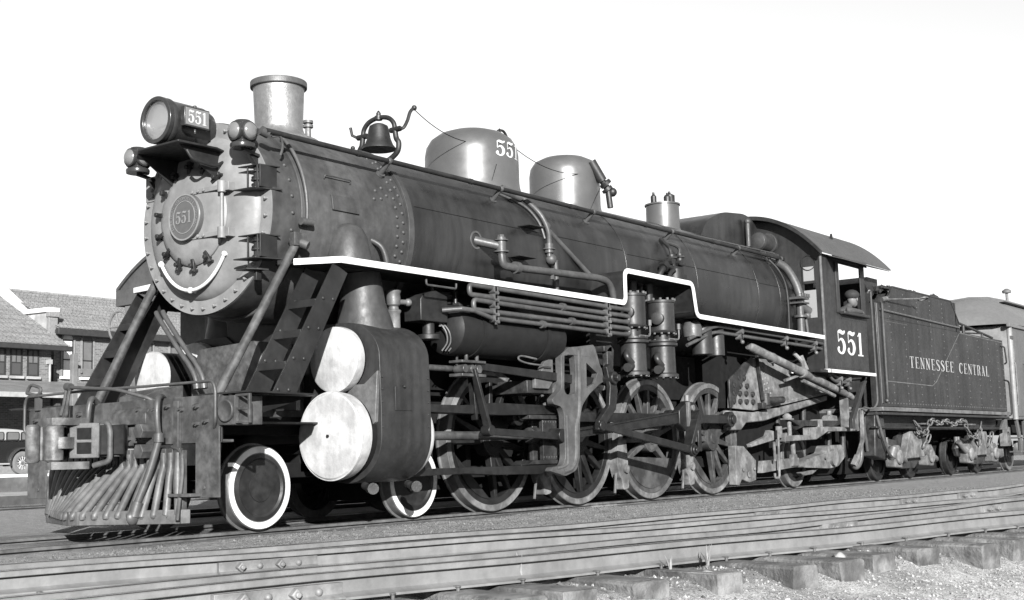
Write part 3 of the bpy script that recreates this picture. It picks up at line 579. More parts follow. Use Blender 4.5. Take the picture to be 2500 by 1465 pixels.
# ---- coupler
def plate(p0,p1,z0,z1,th,holes=()):
    p0=Vector((p0[0],p0[1],0));p1=Vector((p1[0],p1[1],0)); L_=(p1-p0).length; d=(p1-p0).normalized()
    mtx=Matrix(((d.x,-d.y,0,p0.x),(d.y,d.x,0,p0.y),(0,0,1,0),(0,0,0,1)))
    return MB().prism([(0,z0),(L_,z0),(L_,z1),(0,z1)],'xz',0,th,holes).xform(mtx)
ch_=MB().prism(fillet([(-1.6,-.16),(-1.3,-.33),(-1.08,-.2),(-1.08,.2),(-1.5,.16),(-1.62,.06),(-1.6,-.16)],.05,3)[:-1],'xy',.76,1.07).build('coupler_head','pilotpaint',LO,.02)
plate((-1.68,-.10),(-1.5,-.31),.75,1.08,.03,[[(.07,.79),(.2,.79),(.2,.895),(.07,.895)],[(.07,.925),(.2,.925),(.2,1.03),(.07,1.03)]]).build('guard_arm','pilotpaint',ch_,.008)
plate((-1.66,-.10),(-1.48,-.31),.78,1.05,.004).build('pocket_back','soot',ch_)  # near-black backing gives the two holes their shade by colour
MB().prism(fillet([(-1.5,-.3),(-1.25,-.36),(-1.2,-.3),(-1.5,-.2),(-1.5,-.3)],.02,2)[:-1],'xy',.78,1.06).build('head_cheek','black',ch_,.01)
MB().lathe((-1.95,.07,.72),(0,0,1),[(0,.05),(.02,.065),(.33,.068),(.35,.05)],18).build('knuckle_nose','knucklesteel',ch_)
MB().prism(fillet([(-1.93,.13),(-1.7,.22),(-1.55,.18),(-1.55,.08),(-1.72,.1),(-1.9,.0),(-1.93,.13)],.04,3)[:-1],'xy',.74,1.05).build('knuckle_arm','knucklesteel',ch_,.015)
MB().lathe((-1.82,-.07,.72),(0,0,1),[(0,.06),(.02,.085),(.33,.088),(.35,.06)],20).build('knuckle','knucklesteel',ch_)
MB().prism(fillet([(-1.86,-.13),(-1.78,-.0),(-1.6,.06),(-1.55,-.1),(-1.66,-.14),(-1.78,-.2),(-1.86,-.13)],.04,3)[:-1],'xy',.84,.95).build('knuckle_tail','knucklesteel',ch_,.03)
for z0,z1 in ((1.06,1.13),(.65,.72)):
    MB().prism(fillet([(-1.88,-.12),(-1.86,.02),(-1.7,.1),(-1.5,.08),(-1.5,-.2),(-1.66,-.16),(-1.8,-.16),(-1.88,-.12)],.05,3)[:-1],'xy',z0,z1).build('knuckle_lug','knucklesteel',ch_,.02)
MB().tube(fillet([(-1.35,-.05,1.06),(-1.4,-.3,1.08),(-1.4,-.34,1.0),(-1.4,-.34,.72),(-1.45,-.16,.68)],.05,4),.028,10).build('coupler_yoke','pilotpaint',LO)
for z in (.99,.80): MB().cyl((-1.07,-.58,z),(-1.27,-.58,z),.075,6).cyl((-1.07,-.58,z),(-1.1,-.58,z),.1,8).build('buffer_nut',PB,LO,.006)
MB().box(-1.12,-1.07,-.67,-.5,.7,1.18).bar((-1.1,-.62,.9),(-1.1,-.3,.9),.03,.04).prism([(-1.12,1.06),(-1.07,1.06),(-1.07,1.22),(-1.12,1.16)],'xz',-.5,.1).build('draft_casting',PB,LO,.008)
# air hose
MB().tube(crom([(-1.0,-.62,1.3),(-1.12,-.72,1.31),(-1.2,-.78,1.26),(-1.22,-.8,1.1),(-1.2,-.8,.95)]),.028,12).tube(crom([(-1.2,-.8,.95),(-1.2,-.8,.9),(-1.26,-.74,.6),(-1.34,-.66,.3)]),.036,12).cyl((-1.2,-.8,.96),(-1.2,-.8,.88),.05,12).cyl((-1.33,-.67,.33),(-1.36,-.65,.2),.055,12).sphere((-1.37,-.65,.19),.07,10,(1,.6,1)).build('air_hose','pipe',LO)
MB().tube(crom([(-1.05,.35,1.3),(-1.15,.3,1.34),(-1.2,.28,1.25),(-1.2,.3,1.05)]),.03,10).build('signal_pipe','pipe',LO)
# ---- pilot (cowcatcher) with separate bars
pl=MB(); nose=(-1.72,.1); 
foot=[(-1.06,-1.08),(-1.14,-1.04),(-1.58,-.13),(-1.6,-.02),(-1.58,.09),(-1.14,1.04),(-1.06,1.08)]
fb=MB()
for a,b_ in zip(foot[:-1],foot[1:]):
    fb.bar((a[0],a[1],.19),(b_[0],b_[1],.19),.03,.13)
fb.build('pilot_foot','pilotbar',LO,.006)
MB().bar((-1.09,-1.0,.72),(-1.09,1.0,.72),.03,.2).build('pilot_top_rail',PB,LO,.004)
nbars=20
tot=[0]; 
for a,b_ in zip(foot[:-1],foot[1:]): tot.append(tot[-1]+math.hypot(b_[0]-a[0],b_[1]-a[1]))
for k in range(nbars):
    s_=.12+(tot[-1]-.24)*k/(nbars-1); i=max(j for j in range(len(tot)-1) if tot[j]<=s_); u_=(s_-tot[i])/(tot[i+1]-tot[i])
    fx=foot[i][0]+(foot[i+1][0]-foot[i][0])*u_; fy=foot[i][1]+(foot[i+1][1]-foot[i][1])*u_
    ty=-.98+1.96*k/(nbars-1)
    pts=crom([(fx,fy,.2),(fx+.01,fy,.24),(fx+(-1.12-fx)*.72,fy+(ty-fy)*.74,.55),(-1.115,ty,.66),(-1.115,ty,.78)],4)
    MB().tube(pts,[.036]*len(pts),10).build('pilot_bar','pilotbar',LO)
    MB().box(-1.135,-1.1,ty-.038,ty+.038,.63,.82).dome((-1.135,ty,.73),(-1,0,0),.018,.012).build('bar_clip',PB,LO,.004)
MB().box(-1.13,-1.08,-1.06,-.97,.2,.8).box(-1.2,-1.06,-1.25,-.93,.37,.4).build('pilot_corner',PB,LO,.004)
MB().tube(fillet([(-1.12,-.9,.83),(-1.12,-1.03,.8),(-1.14,-1.07,.6),(-1.2,-1.07,.16)],.08,4),.02,8).build('pilot_brace',PB,LO)
# ---- running boards
RBY=1.6
path=fillet([(.45,2.695),(5.93,2.69),(5.93,3.14),(7.83,3.13),(7.93,2.655),(12.58,2.615)],.1,5)
for s in (-1,1):
    y0,y1=sorted((s*(RBY-.018),s*RBY))
    if s<0:
        rbm=MB().strip(path,.07,'xz',y0,y1)
        rbm.prism([(.2,-1.15),(.442,-RBY+.001),(.446,-RBY+.02),(.215,-1.14)],'xy',2.662,2.728)
        edge=rbm.build('running_board_edge','white',LO,.006)
        MB().strip(path,.02,'xz',-RBY+.02,-.7).prism([(.23,-1.14),(.45,-RBY+.03),(.46,-.8),(.23,-.8)],'xy',2.685,2.703).build('running_board','black',LO)
    else:
        MB().box(.37,12.58,1.652,1.67,2.66,2.73).prism([(.29,1.12),(.36,1.669),(.365,1.65),(.3,1.12)],'xy',2.662,2.728).build('running_board_edge','white',LO,.006)
        MB().box(.38,12.58,.8,1.65,2.685,2.703).build('running_board','black',LO)
MB().box(5.90,7.9,-1.0,-.95,1.9,3.1).box(7.9,7.95,-1.5,-.9,2.72,3.1).build('pump_shield','black',LO)
# ---- steam pipes, cylinders
for s in (-1,1):
    MB().lathe((1.08,s*1.08,2.7),(.0,0,1),[(-.02,.27),(.2,.24),(.36,.205),(.45,.16),(.5,.09),(.52,.02)],28).build('steam_pipe','smokebox',LO)
    MB().lathe((1.32,s*1.08,2.05),(-.1,0,1),[(-.05,.33),(.08,.31),(.3,.25),(.64,.22)],28).build('steam_elbow','smokebox',LO)
    MB().tube(crom([(1.45,s*.98,3.12),(1.55,s*1.12,3.02),(1.6,s*1.16,2.85),(1.62,s*1.14,2.7)]),.035,10).build('blower_pipe','smokebox',LO)
    yc,zc_,yv,zv=s*1.15,.92,s*1.12,1.72
    out=[];r1,r2=.495,.40
    for a in np.linspace(-math.pi,0,25): out.append((yc+r1*math.cos(a),zc_+r1*math.sin(a)))
    pr=[]
    if s<0: oy,iy=-1.645,-.7
    else: oy,iy=1.645,.7
    pts=[(yc+s*r1*math.cos(a),zc_+r1*math.sin(a)) for a in np.linspace(-math.pi/2,0,14)]
    pts+=[(oy-s*.0,1.2),(oy-s*.01,1.55)]
    pts+=[(yv+s*(.51)*math.cos(a)*1.0,zv+.40*math.sin(a)) for a in np.linspace(.15,math.pi/2,10)]
    pts+=[(s*.75,zv+.4),(s*.6,zv+.3),(s*.6,.6),(s*.85,.46)]
    cy=MB().prism(pts,'yz',.95,1.74); cyo=cy.build('cylinder_block','cabpaint',LO,.01)
    # forward cylinder and valve barrels
    MB().lathe((.95,yc,zc_),(-1,0,0),[(0,.435),(.12,.435)],56).build('cylinder_flange','soot',cyo)
    MB().lathe((.95,yv,zv),(-1,0,0),[(0,.325),(.06,.325)],48).build('valve_flange','soot',cyo)
    MB().prism([(s*1.64,1.58),(s*1.6,1.05),(s*1.5,.98),(s*1.2,1.36),(s*1.3,1.45),(s*1.45,1.45)],'yz',.9,.95).build('front_cover','castsilver',cyo,.006)
    MB().lathe((.86,yc,zc_),(-1,0,0),[(0,.44),(.005,.452),(.07,.46),(.15,.456),(.17,.435),(.182,.3),(.189,.1),(.19,.01)],64).build('cylinder_head','silver',cyo)
    MB().ring((.735,yc,zc_),(-1,0,0),.0,.03,.452,.462,64).build('head_band','silver',cyo)
    MB().bolt((.67,yc,zc_),(-1,0,0),.018,.014).build('head_bolt','black',cyo)
    MB().lathe((.91,yv,zv),(-1,0,0),[(0,.33),(.005,.345),(.05,.352),(.115,.347),(.13,.325),(.14,.15),(.143,.01)],56).build('valve_head','silver',cyo)
    MB().lathe((1.74,yc,zc_),AX,[(0,.47),(.05,.475),(.09,.46),(.1,.3),(.1,.1)],56).build('cylinder_back_head','silver',cyo)
    MB().lathe((1.74,yv,zv),AX,[(0,.375),(.06,.38),(.1,.36),(.12,.2),(.12,.05)],48).build('valve_back_head','silver',cyo)
    if s<0:
        MB().box(1.16,1.42,-1.652,-1.645,1.17,1.42).cyl((1.3,-1.65,1.42),(1.3,-1.67,1.43),.02,8).build('jacket_door','cabpaint',cyo,.003)
        m=MB()
        for x in (.97,1.7):
            for z in np.arange(1.0,1.55,.13): m.dome((x,-1.645,z),(0,-1,0),.012,.008)
        for x,z,y in ((1.0,1.86,-1.56),(1.08,1.86,-1.56),(1.5,1.84,-1.57),(1.6,1.82,-1.57)): m.bolt((x,y,z),(0,-.8,.6),.018,.02)
        tag(m.build('jacket_screws','cabpaint',cyo),kind='stuff')
    for q in (.0,.68): MB().cyl((1.05+q,s*1.3,.4),(.97+q,s*1.45,.37),.04,10).cyl((1.0+q,s*1.42,.37),(.93+q,s*1.53,.37),.05,12).cyl((.955+q,s*1.5,.37),(.935+q,s*1.53,.37),.06,12).build('drain_cock','greased',cyo)
rl=MB().lathe((1.66,-1.2,2.0),(0,0,1),[(0,.11),(.04,.12),(.08,.085),(.09,.075),(.26,.072),(.28,.085),(.3,.085),(.31,.06),(.34,.055),(.36,.075),(.44,.08),(.48,.075),(.5,.085),(.52,.085),(.53,.04)],20).cyl((1.7,-1.2,2.4),(1.86,-1.24,2.4),.03,10).sphere((1.86,-1.24,2.4),.045); rl.build('relief_valve','castsilver',LO)
# mechanical lubricator
lb=MB().prism([(1.95,2.2),(2.42,2.2),(2.42,2.5),(2.2,2.56),(2.0,2.5),(1.95,2.44)],'xz',-1.35,-1.1).cyl((2.42,-1.22,2.34),(2.62,-1.22,2.34),.11,18).cyl((2.6,-1.22,2.34),(2.66,-1.22,2.34),.13,18).cyl((2.2,-1.24,2.2),(2.2,-1.24,2.02),.07,12).cyl((2.2,-1.24,2.06),(2.2,-1.24,2.0),.13,12).cyl((2.3,-1.22,2.54),(2.62,-1.22,2.54),.045,10).cyl((2.3,-1.22,2.46),(2.3,-1.22,2.66),.03,8)
lb.cyl((2.7,-1.24,2.62),(2.7,-1.24,1.72),.022,8).bar((2.66,-1.24,2.6),(2.74,-1.24,2.6),.02,.02).cyl((2.7,-1.22,2.4),(2.82,-1.22,2.36),.09,12)
lb.build('lubricator','black',LO,.01)
m=MB()
for x in (2.36,2.42,2.48,2.58): m.tube(crom([(x,-1.28,2.2),(x+.03,-1.34,2.1),(x+.05,-1.34,1.98),(x,-1.3,1.88)]),.009,6).cyl((x,-1.28,2.2),(x,-1.28,2.16),.016,8)
tag(m.build('oil_pipes','castsilver',LO),kind='stuff')
MB().tube(fillet([(1.78,-1.58,2.62),(1.78,-1.58,2.56),(2.3,-1.58,2.56),(2.3,-1.58,2.62)],.03,3),.012,6).build('board_step','pipe',LO)
# air reservoir drum under the running board
MB().lathe((2.45,-1.22,2.14),AX,[(0,.02),(.02,.2),(.08,.285),(.14,.30),(2.1,.30),(2.16,.28),(2.2,.15)],40).build('air_reservoir','drumblack',LO)
for x in (2.9,4.2): MB().ring((x,-1.22,2.14),AX,-.03,.03,.295,.312,40).build('reservoir_strap','drumblack',LO)
# radiator cooling coil: five runs joined by return bends
cy0=-1.57; zs=[2.615,2.53,2.445,2.36,2.275]
coil=MB()
run=[(5.98,zs[0]),(2.56,zs[0]),(2.56,zs[1]),(5.92,zs[1])]
coil.tube([(p[0],cy0,p[1]-(p[0]-2.5)*.004) for p in fillet([(6.02,zs[0]),(2.55,zs[0]+.02),(2.55,zs[1]-.01),(5.9,zs[1])],.05,5)],.031,10)
coil.tube([(p[0],cy0,p[1]) for p in fillet([(5.9,zs[1]-.013),(6.02,zs[1]-.02),(6.02,zs[2]),(5.9,zs[2]-.01)],.04,4)],.031,10)
coil.tube([(p[0],cy0,p[1]-(p[0]-2.5)*.004) for p in fillet([(5.98,zs[2]),(2.62,zs[2]+.02),(2.62,zs[3]-.01),(5.9,zs[3])],.05,5)],.031,10)
coil.tube([(p[0],cy0,p[1]) for p in fillet([(5.9,zs[3]-.013),(6.02,zs[3]-.02),(6.02,zs[4]),(5.9,zs[4]-.01)],.04,4)],.031,10)
coil.tube([(2.3,cy0+.2,2.335),(2.42,cy0+.02,2.345),(2.62,cy0,2.34),(2.95,cy0,zs[4]-.0),(5.98,cy0,zs[4]-.014),(6.1,cy0+.1,zs[4]-.03)],.029,10)
for x,z in ((4.4,zs[1]-.008),(4.6,zs[3]-.008),(3.95,zs[4]-.006)): coil.cyl((x,cy0,z),(x+.07,cy0,z),.05,10)
coil.build('cooling_coil','pipe',LO)
for x in (3.0,5.45):
    m=MB()
    for k,z in enumerate(zs): m.cyl((x,cy0-.045,z-.006),(x,cy0+.04,z-.006),.045,10).bolt((x,cy0-.045,z-.045),(0,-1,0),.022,.03)
    m.bar((x,cy0-.035,2.65),(x,cy0-.035,2.2),.03,.02,(0,1,0)); m.build('coil_clamp','castsilver',LO)
# ---- air pumps
for x,zt in ((6.35,2.86),(7.16,2.83)):
    p=MB().lathe((x,-1.42,0),(0,0,1),[(zt-.47,.2),(zt-.45,.215),(zt-.43,.195),(zt-.04,.195),(zt-.03,.21),(zt,.21),(zt+.005,.19)],28)
    p.lathe((x,-1.42,0),(0,0,1),[(1.73,.22),(1.77,.22),(1.79,.185),(2.16,.18),(2.18,.22),(2.215,.22),(2.22,.2),(2.235,.215),(2.26,.215),(2.265,.12)],28).lathe((x,-1.42,0),(0,0,1),[(2.26,.12),(2.36,.12)],16)
    po=p.build('air_pump','cabpaint',LO)
    m=MB()
    for k in range(12):
        a=2*math.pi*k/12; cx,cy_=x+.2*math.cos(a),-1.42+.2*math.sin(a)
        m.bolt((cx,cy_,zt),(0,0,1),.02,.03).bolt((cx,cy_,1.73),(0,0,-1),.016,.02).bolt((cx,cy_,2.25),(0,0,1),.016,.02).bolt((cx,cy_,zt-.47),(0,0,-1),.016,.02)
    tag(m.build('flange_bolts','castsilver',po),kind='stuff')
    MB().tube(fillet([(x-.1,-1.6,2.27),(x+.18,-1.6,2.27),(x+.18,-1.6,2.44)],.06,4),.012,8).cyl((x+.18,-1.6,2.42),(x+.18,-1.6,2.5),.025,8).build('drip_pipe','castsilver',po)
    MB().tube(crom([(x-.2,-1.45,2.05),(x-.3,-1.5,1.98),(x-.2,-1.52,1.88)]),.045,10).cyl((x-.2,-1.5,1.85),(x-.36,-1.54,1.82),.06,12).build('air_inlet','cabpaint',po)
    MB().lathe((x-.1,-1.45,zt-.27),(-1,-.3,0),[(0,.09),(.16,.09),(.17,.06)],14).build('governor_cap','cabpaint',po)
for x in (6.75,7.2): MB().cyl((x,-1.2,2.86),(x,-1.2,3.1),.07,12).build('exhaust_pipe','black',LO)
# air tanks behind the pumps, pipes toward the cab
for x,r in ((8.58,.16),(9.02,.14)): MB().lathe((x,-1.3,0),(0,0,1),[(2.14,r),(2.56,r),(2.6,r*.8),(2.62,r*.3)],24).build('strainer_drum','cabpaint',LO)
MB().lathe((8.2,-1.35,2.52),(0,0,1),[(-.14,.14),(0,.15),(.08,.12),(.12,.03)],18).build('feed_valve','pipe',LO)
for z,dy in ((0,0),(-.09,.03)):
    MB().tube(fillet([(7.95,-1.42+dy,2.33+z),(8.75,-1.46+dy,2.58+z),(12.6,-1.48+dy,2.53+z),(12.95,-1.46+dy,2.5+z),(13.02,-1.46,2.02+z),(13.3,-1.46,1.95+z),(13.9,-1.44,1.95+z)],.18,5),.027,10).build('train_pipe','pipe',LO)
for x,z in ((9.55,2.54),(11.2,2.53),(12.4,2.51),(13.45,1.92),(13.85,1.92)): MB().cyl((x,-1.52,z),(x,-1.4,z),.045,10).cyl((x,-1.5,z-.09),(x,-1.4,z-.09),.045,10).box(x-.02,x+.02,-1.5,-1.48,z-.18,z+.06).sphere((x,-1.5,z-.17),.035).build('pipe_clamp','castsilver',LO)
# ---- frames, saddle, boiler underside
for s in (-1,1):
    MB().box(-.9,11.3,s*.56-.06,s*.56+.06,.95,1.14).box(1.7,11.3,s*.56-.06,s*.56+.06,.42,.56).build('frame_rail','soot',LO,.005)
    for xa in (3.82,5.74,7.66,9.58):
        MB().box(xa-.23,xa-.14,s*.56-.07,s*.56+.07,.42,1.1).box(xa+.14,xa+.23,s*.56-.07,s*.56+.07,.42,1.1).build('pedestal','soot',LO)
MB().prism([(-.62,.86),(.62,.86),(.62,1.5),(.75,2.1),(.8,2.5),(.55,2.42),(0,2.3),(-.55,2.42),(-.8,2.5),(-.75,2.1),(-.62,1.5)],'yz',.98,1.75).build('cylinder_saddle','black',LO,.01)
MB().prism([(-.5,1.07),(.62,1.07),(.62,1.6),(.5,1.92),(-.42,1.95),(-.5,1.8)],'yz',.34,.98).build('deck_casting','pilotpaint',LO,.02)
MB().prism([(-.6,1.07),(-.1,1.07),(-.1,1.5),(-.45,1.44),(-.6,1.38)],'xz',.2,.62).build('tool_box','pilotpaint',LO,.01)
for dy in (0,.11): MB().tube(crom([(-.16,.47+dy,2.3),(-.19,.37+dy,2.21),(-.2,.05+dy,1.87),(-.2,-.12+dy,1.7),(-.2,-.22+dy,1.56),(-.2,-.25+dy,1.44)]),.026,10).cyl((-.2,-.24+dy,1.5),(-.2,-.25+dy,1.44),.04,10).build('sand_pipe','pipe',LO)
bsad=MB().bolt((0,0,0),(1,0,0),.05,.04).bolt((.04,0,0),(1,0,0),.03,.03,8).mesh('bolt','black')
for z in (1.35,1.5,1.65,1.8,1.95):
    for y in (-.66,-.78): link('bolt',bsad,LO,loc=(.55,y+ (z-1.5)*-.05,z+(.07 if y<-.7 else 0)),rot=q_to((-1,0,0)))
MB().box(.5,.56,-.86,-.56,1.2,2.05).build('saddle_flange','black',LO)
MB().box(2.2,9.8,-.5,.5,1.5,2.2).build('belly_plate','soot',LO)
for x in (2.9,4.78,6.7,8.62): MB().box(x-.62,x+.62,-.44,.44,.2,1.5).build('crosstie_filler','soot',LO)  # crossties as solid near-black fill, added to black out the bright gap
MB().prism([(9.9,.25),(11.6,.2),(13.0,.2),(14.6,.2),(14.2,1.5),(9.9,1.36)],'xz',-.7,.7).build('ash_pan','soot',LO)
MB().prism([(9.9,1.36),(12.0,1.4),(14.3,1.68),(14.3,2.6),(9.9,2.6)],'xz',-.9,.9).build('firebox','soot',LO)
MB().lathe((.22,1.2,1.66),AX,[(0,.01),(.005,.2),(.02,.27),(.05,.288),(.08,.288)],40).build('drum_head','silver',LO)
MB().cyl((.3,1.2,1.66),(.9,1.2,1.66),.28,32).build('distributing_drum','drumblack',LO)
# ---- leading truck wheels (disc)
def disc_wheel(x,s,r,face,tread,parent,white='whitewall',tm='railold'):
    w=MB().lathe((x,face,r),(0,-s,0),[(.0,r*.80),(-.005,r*.80),(-.02,r*.70),(.045,r*.55),(.07,r*.42),(.03,r*.36),(-.01,r*.34),(-.012,r*.1)],48).build('wheel','wheelpaint',parent)
    MB()._closed((x,face,r),(0,-s,0),[(0,r*.80),(0,r-.006),(.006,r),(.105,r+.003),(.115,r+.025),(.14,r+.024),(.14,r*.80)],64).build('tyre',tm,w)
    MB().ring((x,face,r),(0,s,0),0.0,.004,r*.825,r-.012,64).build('tyre_face',white,w)
    return w
for x in (0,2.34):
    for s in (-1,1): disc_wheel(x,s,.42,s*.86,0,LO)
    MB().cyl((x,-.8,.42),(x,.8,.42),.08,14).build('axle','soot',LO)
MB().box(-.35,2.7,-.5,-.42,.5,.66).box(-.35,2.7,.42,.5,.5,.66).box(.9,1.4,-.5,.5,.55,.75).build('truck_frame','soot',LO,.01)
# ---- driving wheels
def driver(x,s,cw,ca,parent,main=False,wc='wheelcentre'):
    r=.8765; f=s*.86
    w=MB()._closed((x,f,r),(0,-s,0),[(.004,r-.08),(0,r-.004),(.004,r),(.12,r+.003),(.13,r+.026),(.15,r+.025),(.15,r-.08)],88).build('driving_wheel','railold',parent)
    MB().ring((x,f,r),(0,s,0),.0,.004,r-.075,r-.008,88).build('tyre_face',cw,w)
    rim=MB()._closed((x,f,r),(0,-s,0),[(.02,r-.16),(.012,r-.079),(.13,r-.079),(.13,r-.16)],72)
    rim.lathe((x,f,r),(0,s,0),[(-.14,.2),(.0,.2),(.03,.17),(.03,.09),(.045,.085),(.045,.02)],28)
    # crank boss
    px,pz=x+.381*math.cos(ca),r+.381*math.sin(ca)
    n1=[]
    for a in np.linspace(ca-math.pi/2,ca+math.pi/2,9): n1.append((px+.13*math.cos(a),pz+.13*math.sin(a)))
    for a in np.linspace(ca+math.pi/2,ca+3*math.pi/2,9): n1.append((x+.2*math.cos(a),r+.2*math.sin(a)))
    y0,y1=sorted((f-s*.13,f+s*.025)); rim.prism(n1,'xz',y0,y1)
    rim.build('wheel_centre',wc,w,.006)
    for k in range(15):
        a=ca+2*math.pi*(k+.5)/15
        cw0=R(268) if main and s<0 else ca+math.pi
        if abs(((a-cw0+math.pi)%(2*math.pi))-math.pi)<(.95 if main else .5): continue
        c_,s__=math.cos(a),math.sin(a)
        MB().taper((x+.17*c_,f-s*.06,r+.17*s__),(x+(r-.14)*c_,f-s*.06,r+(r-.14)*s__),.10,.105,.055,.075,(0,1,0)).build('spoke',wc,w,.012)
    hw=1.18 if main else .62; R1=r-.15; cwa=R(268) if main and s<0 else ca+math.pi
    cwp=[(x+R1*math.cos(a),r+R1*math.sin(a)) for a in np.linspace(cwa-hw,cwa+hw,24)]
    ch=R1*math.cos(hw)
    y0,y1=sorted((f-s*.12,f-s*.005)); MB().prism(cwp,'xz',y0,y1).build('counterweight',wc,w,.008)
    return px,pz
mat('wheeldustlit',.03,.6,.0,.3,10,.0015,50,stain=.5,sscale=3.,spec=.2)  # rear driver centres: dust, with their sunlit tone put into the colour
mat('wheelcentre',.006,.55,.0,.3,10,.0015,50,stain=.45,sscale=4.,spec=.25)  # front driver centres: oil-black, with the rods' shade put into the colour
CA=R(50); DX=[3.82,5.74,7.66,9.58]
mat('tyregrey',.085,.55,.1,.3,10,.001,60,stain=.45,sscale=4.)
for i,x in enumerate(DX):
    driver(x,-1,'tyregrey',CA,LO,i==2,('wheelcentre','wheelcentre','wheeldustlit','wheeldustlit')[i]); driver(x,1,'tyregrey',CA+math.pi/2,LO,i==2)
    MB().cyl((x,-.8,.8765),(x,.8,.8765),.1,14).build('axle','soot',LO)
PZ=.8765+.381*math.sin(CA); PX=[x+.381*math.cos(CA) for x in DX]
for s in (-1,1):
    if s>0: continue
    sy=s*1.06
    sr=MB()
    for a,b_ in zip(PX[:-1],PX[1:]): sr.box(a,b_,sy-.03,sy+.03,PZ-.065,PZ+.065)
    sro=sr.build('side_rod','rod',LO,.008)
    for i,p in enumerate(PX):
        MB().lathe((p,s*.9,PZ),(0,s,0),[(0,.09),(.11,.09),(.115,.125),(.21,.125),(.215,.07),(.26,.07),(.262,.03)],28).build('rod_bushing','rod',sro,.004)
# main rod
WX,WZ=4.55,.92; mp=(PX[2],PZ)
mr_=MB().taper((WX,-1.3,WZ),(mp[0]-.1,-1.3,mp[1]),.05,.10,.06,.17).build('main_rod','rod',LO,.006)
d_=(Vector((mp[0],0,mp[1]))-Vector((WX,0,WZ))).normalized()
nrm=Vector((-d_.z,0,d_.x))
for o_ in (.066,-.062): 
    a=Vector((WX+.2,-1.335,WZ))+nrm*o_*.62; b_=Vector((mp[0]-.3,-1.335,mp[1]))+nrm*o_*1.15
    MB().bar(a,b_,.02,.03,(0,1,0)).build('rod_flange','rod',mr_,.003)
MB().prism([(mp[0]-.36,mp[1]-.1),(mp[0]-.2,mp[1]-.2),(mp[0]+.16,mp[1]-.2),(mp[0]+.26,mp[1]-.1),(mp[0]+.26,mp[1]+.1),(mp[0]+.12,mp[1]+.22),(mp[0]-.1,mp[1]+.24),(mp[0]-.36,mp[1]+.1)],'xz',-1.36,-1.24).build('big_end','rod',mr_,.012)
MB().box(mp[0]-.16,mp[0]-.1,-1.4,-1.35,mp[1]-.24,mp[1]+.22).bolt((mp[0]+.02,-1.36,mp[1]+.14),(0,-1,0),.045,.03,12).bolt((mp[0]+.02,-1.36,mp[1]-.15),(0,-1,0),.045,.03,12).cyl((mp[0]-.02,-1.3,mp[1]+.2),(mp[0]-.02,-1.3,mp[1]+.33),.04,12).build('wedge_bolts','castsilver',mr_,.004)
MB().cyl((mp[0],-1.0,mp[1]),(mp[0],-1.5,mp[1]),.1,20).build('crank_pin','rod',mr_)
mr_.location.y-=.08
# eccentric crank and rod
ec=(7.56,.69)
MB().taper((mp[0]+.02,-1.5,mp[1]+.08),(ec[0],-1.53,ec[1]-.04),.09,.19,.08,.13,(0,1,0)).cyl((ec[0],-1.5,ec[1]),(ec[0],-1.68,ec[1]),.07,16).bolt((ec[0],-1.68,ec[1]),(0,-1,0),.045,.03).bolt((mp[0]+.02,-1.545,mp[1]),(0,-1,0),.06,.03,12).box(mp[0]-.04,mp[0]+.06,-1.56,-1.53,mp[1]-.5,mp[1]-.05).build('eccentric_crank','rod',LO,.012)
lk=(5.25,1.03)
MB().taper((ec[0],-1.62,ec[1]),(lk[0],-1.56,lk[1]),.045,.105,.04,.085).cyl((ec[0],-1.65,ec[1]),(ec[0],-1.59,ec[1]),.095,18).cyl((lk[0],-1.6,lk[1]),(lk[0],-1.5,lk[1]),.07,14).build('eccentric_rod','rod',LO,.008)
# radius link
MB().prism([(5.3,.95),(5.42,1.1),(5.62,1.25),(5.68,1.5),(5.6,1.78),(5.5,1.85),(5.42,1.8),(5.5,1.55),(5.46,1.3),(5.2,1.1),(5.18,.98)],'xz',-1.57,-1.5).cyl((5.55,-1.62,1.66),(5.55,-1.45,1.66),.085,16).bolt((5.55,-1.62,1.66),(0,-1,0),.05,.06).build('expansion_link','rod',LO,.01)
MB().prism([(5.5,1.5),(5.72,1.55),(5.8,2.05),(5.72,2.12),(5.62,2.05),(5.62,1.7)],'xz',-1.46,-1.38).box(5.55,5.75,-1.46,-1.3,2.02,2.1).build('reverse_arm','greased',LO,.01)
# guide yoke: open casting
yo=[(4.68,2.03),(4.99,2.06),(5.29,2.1),(5.35,1.98),(5.43,1.8),(5.56,1.74),(5.56,1.63),(5.43,1.6),(5.13,1.44),(4.96,1.29),(4.89,1.08),(4.86,.61),(4.78,.47),(4.53,.4),(4.41,.43),(4.2,.47),(4.24,.52),(4.48,.53),(4.54,.62),(4.55,1.17),(4.49,1.27),(4.31,1.3),(4.29,1.36),(4.51,1.5),(4.51,1.91)]
h1=[(4.59,1.92),(4.82,1.94),(4.84,1.71),(4.82,1.44),(4.62,1.42),(4.56,1.47)]
h2=[(5.09,1.85),(5.35,1.72),(5.27,1.59),(5.08,1.52)]
yk=MB().prism(fillet(yo+[yo[0]],.05,3)[:-1],'xz',-1.47,-1.38,[fillet(h1+[h1[0]],.05,3)[:-1],h2]).build('guide_yoke','yokesteel',LO,.022)
MB().tube(crom([(4.92,-1.46,2.0),(4.91,-1.465,1.5),(4.88,-1.465,1.2),(4.8,-1.465,1.0),(4.78,-1.465,.65),(4.68,-1.465,.5),(4.5,-1.465,.46)]),.03,8).tube(crom([(4.6,-1.46,1.16),(4.6,-1.46,.66),(4.56,-1.46,.54),(4.35,-1.46,.5)]),.022,8).build('yoke_rib','yokesteel',yk)
MB().box(4.55,5.25,-1.38,-.6,1.9,2.05).box(4.0,4.55,-1.3,-.6,1.44,1.6).build('yoke_crosstie','greased',LO,.01)
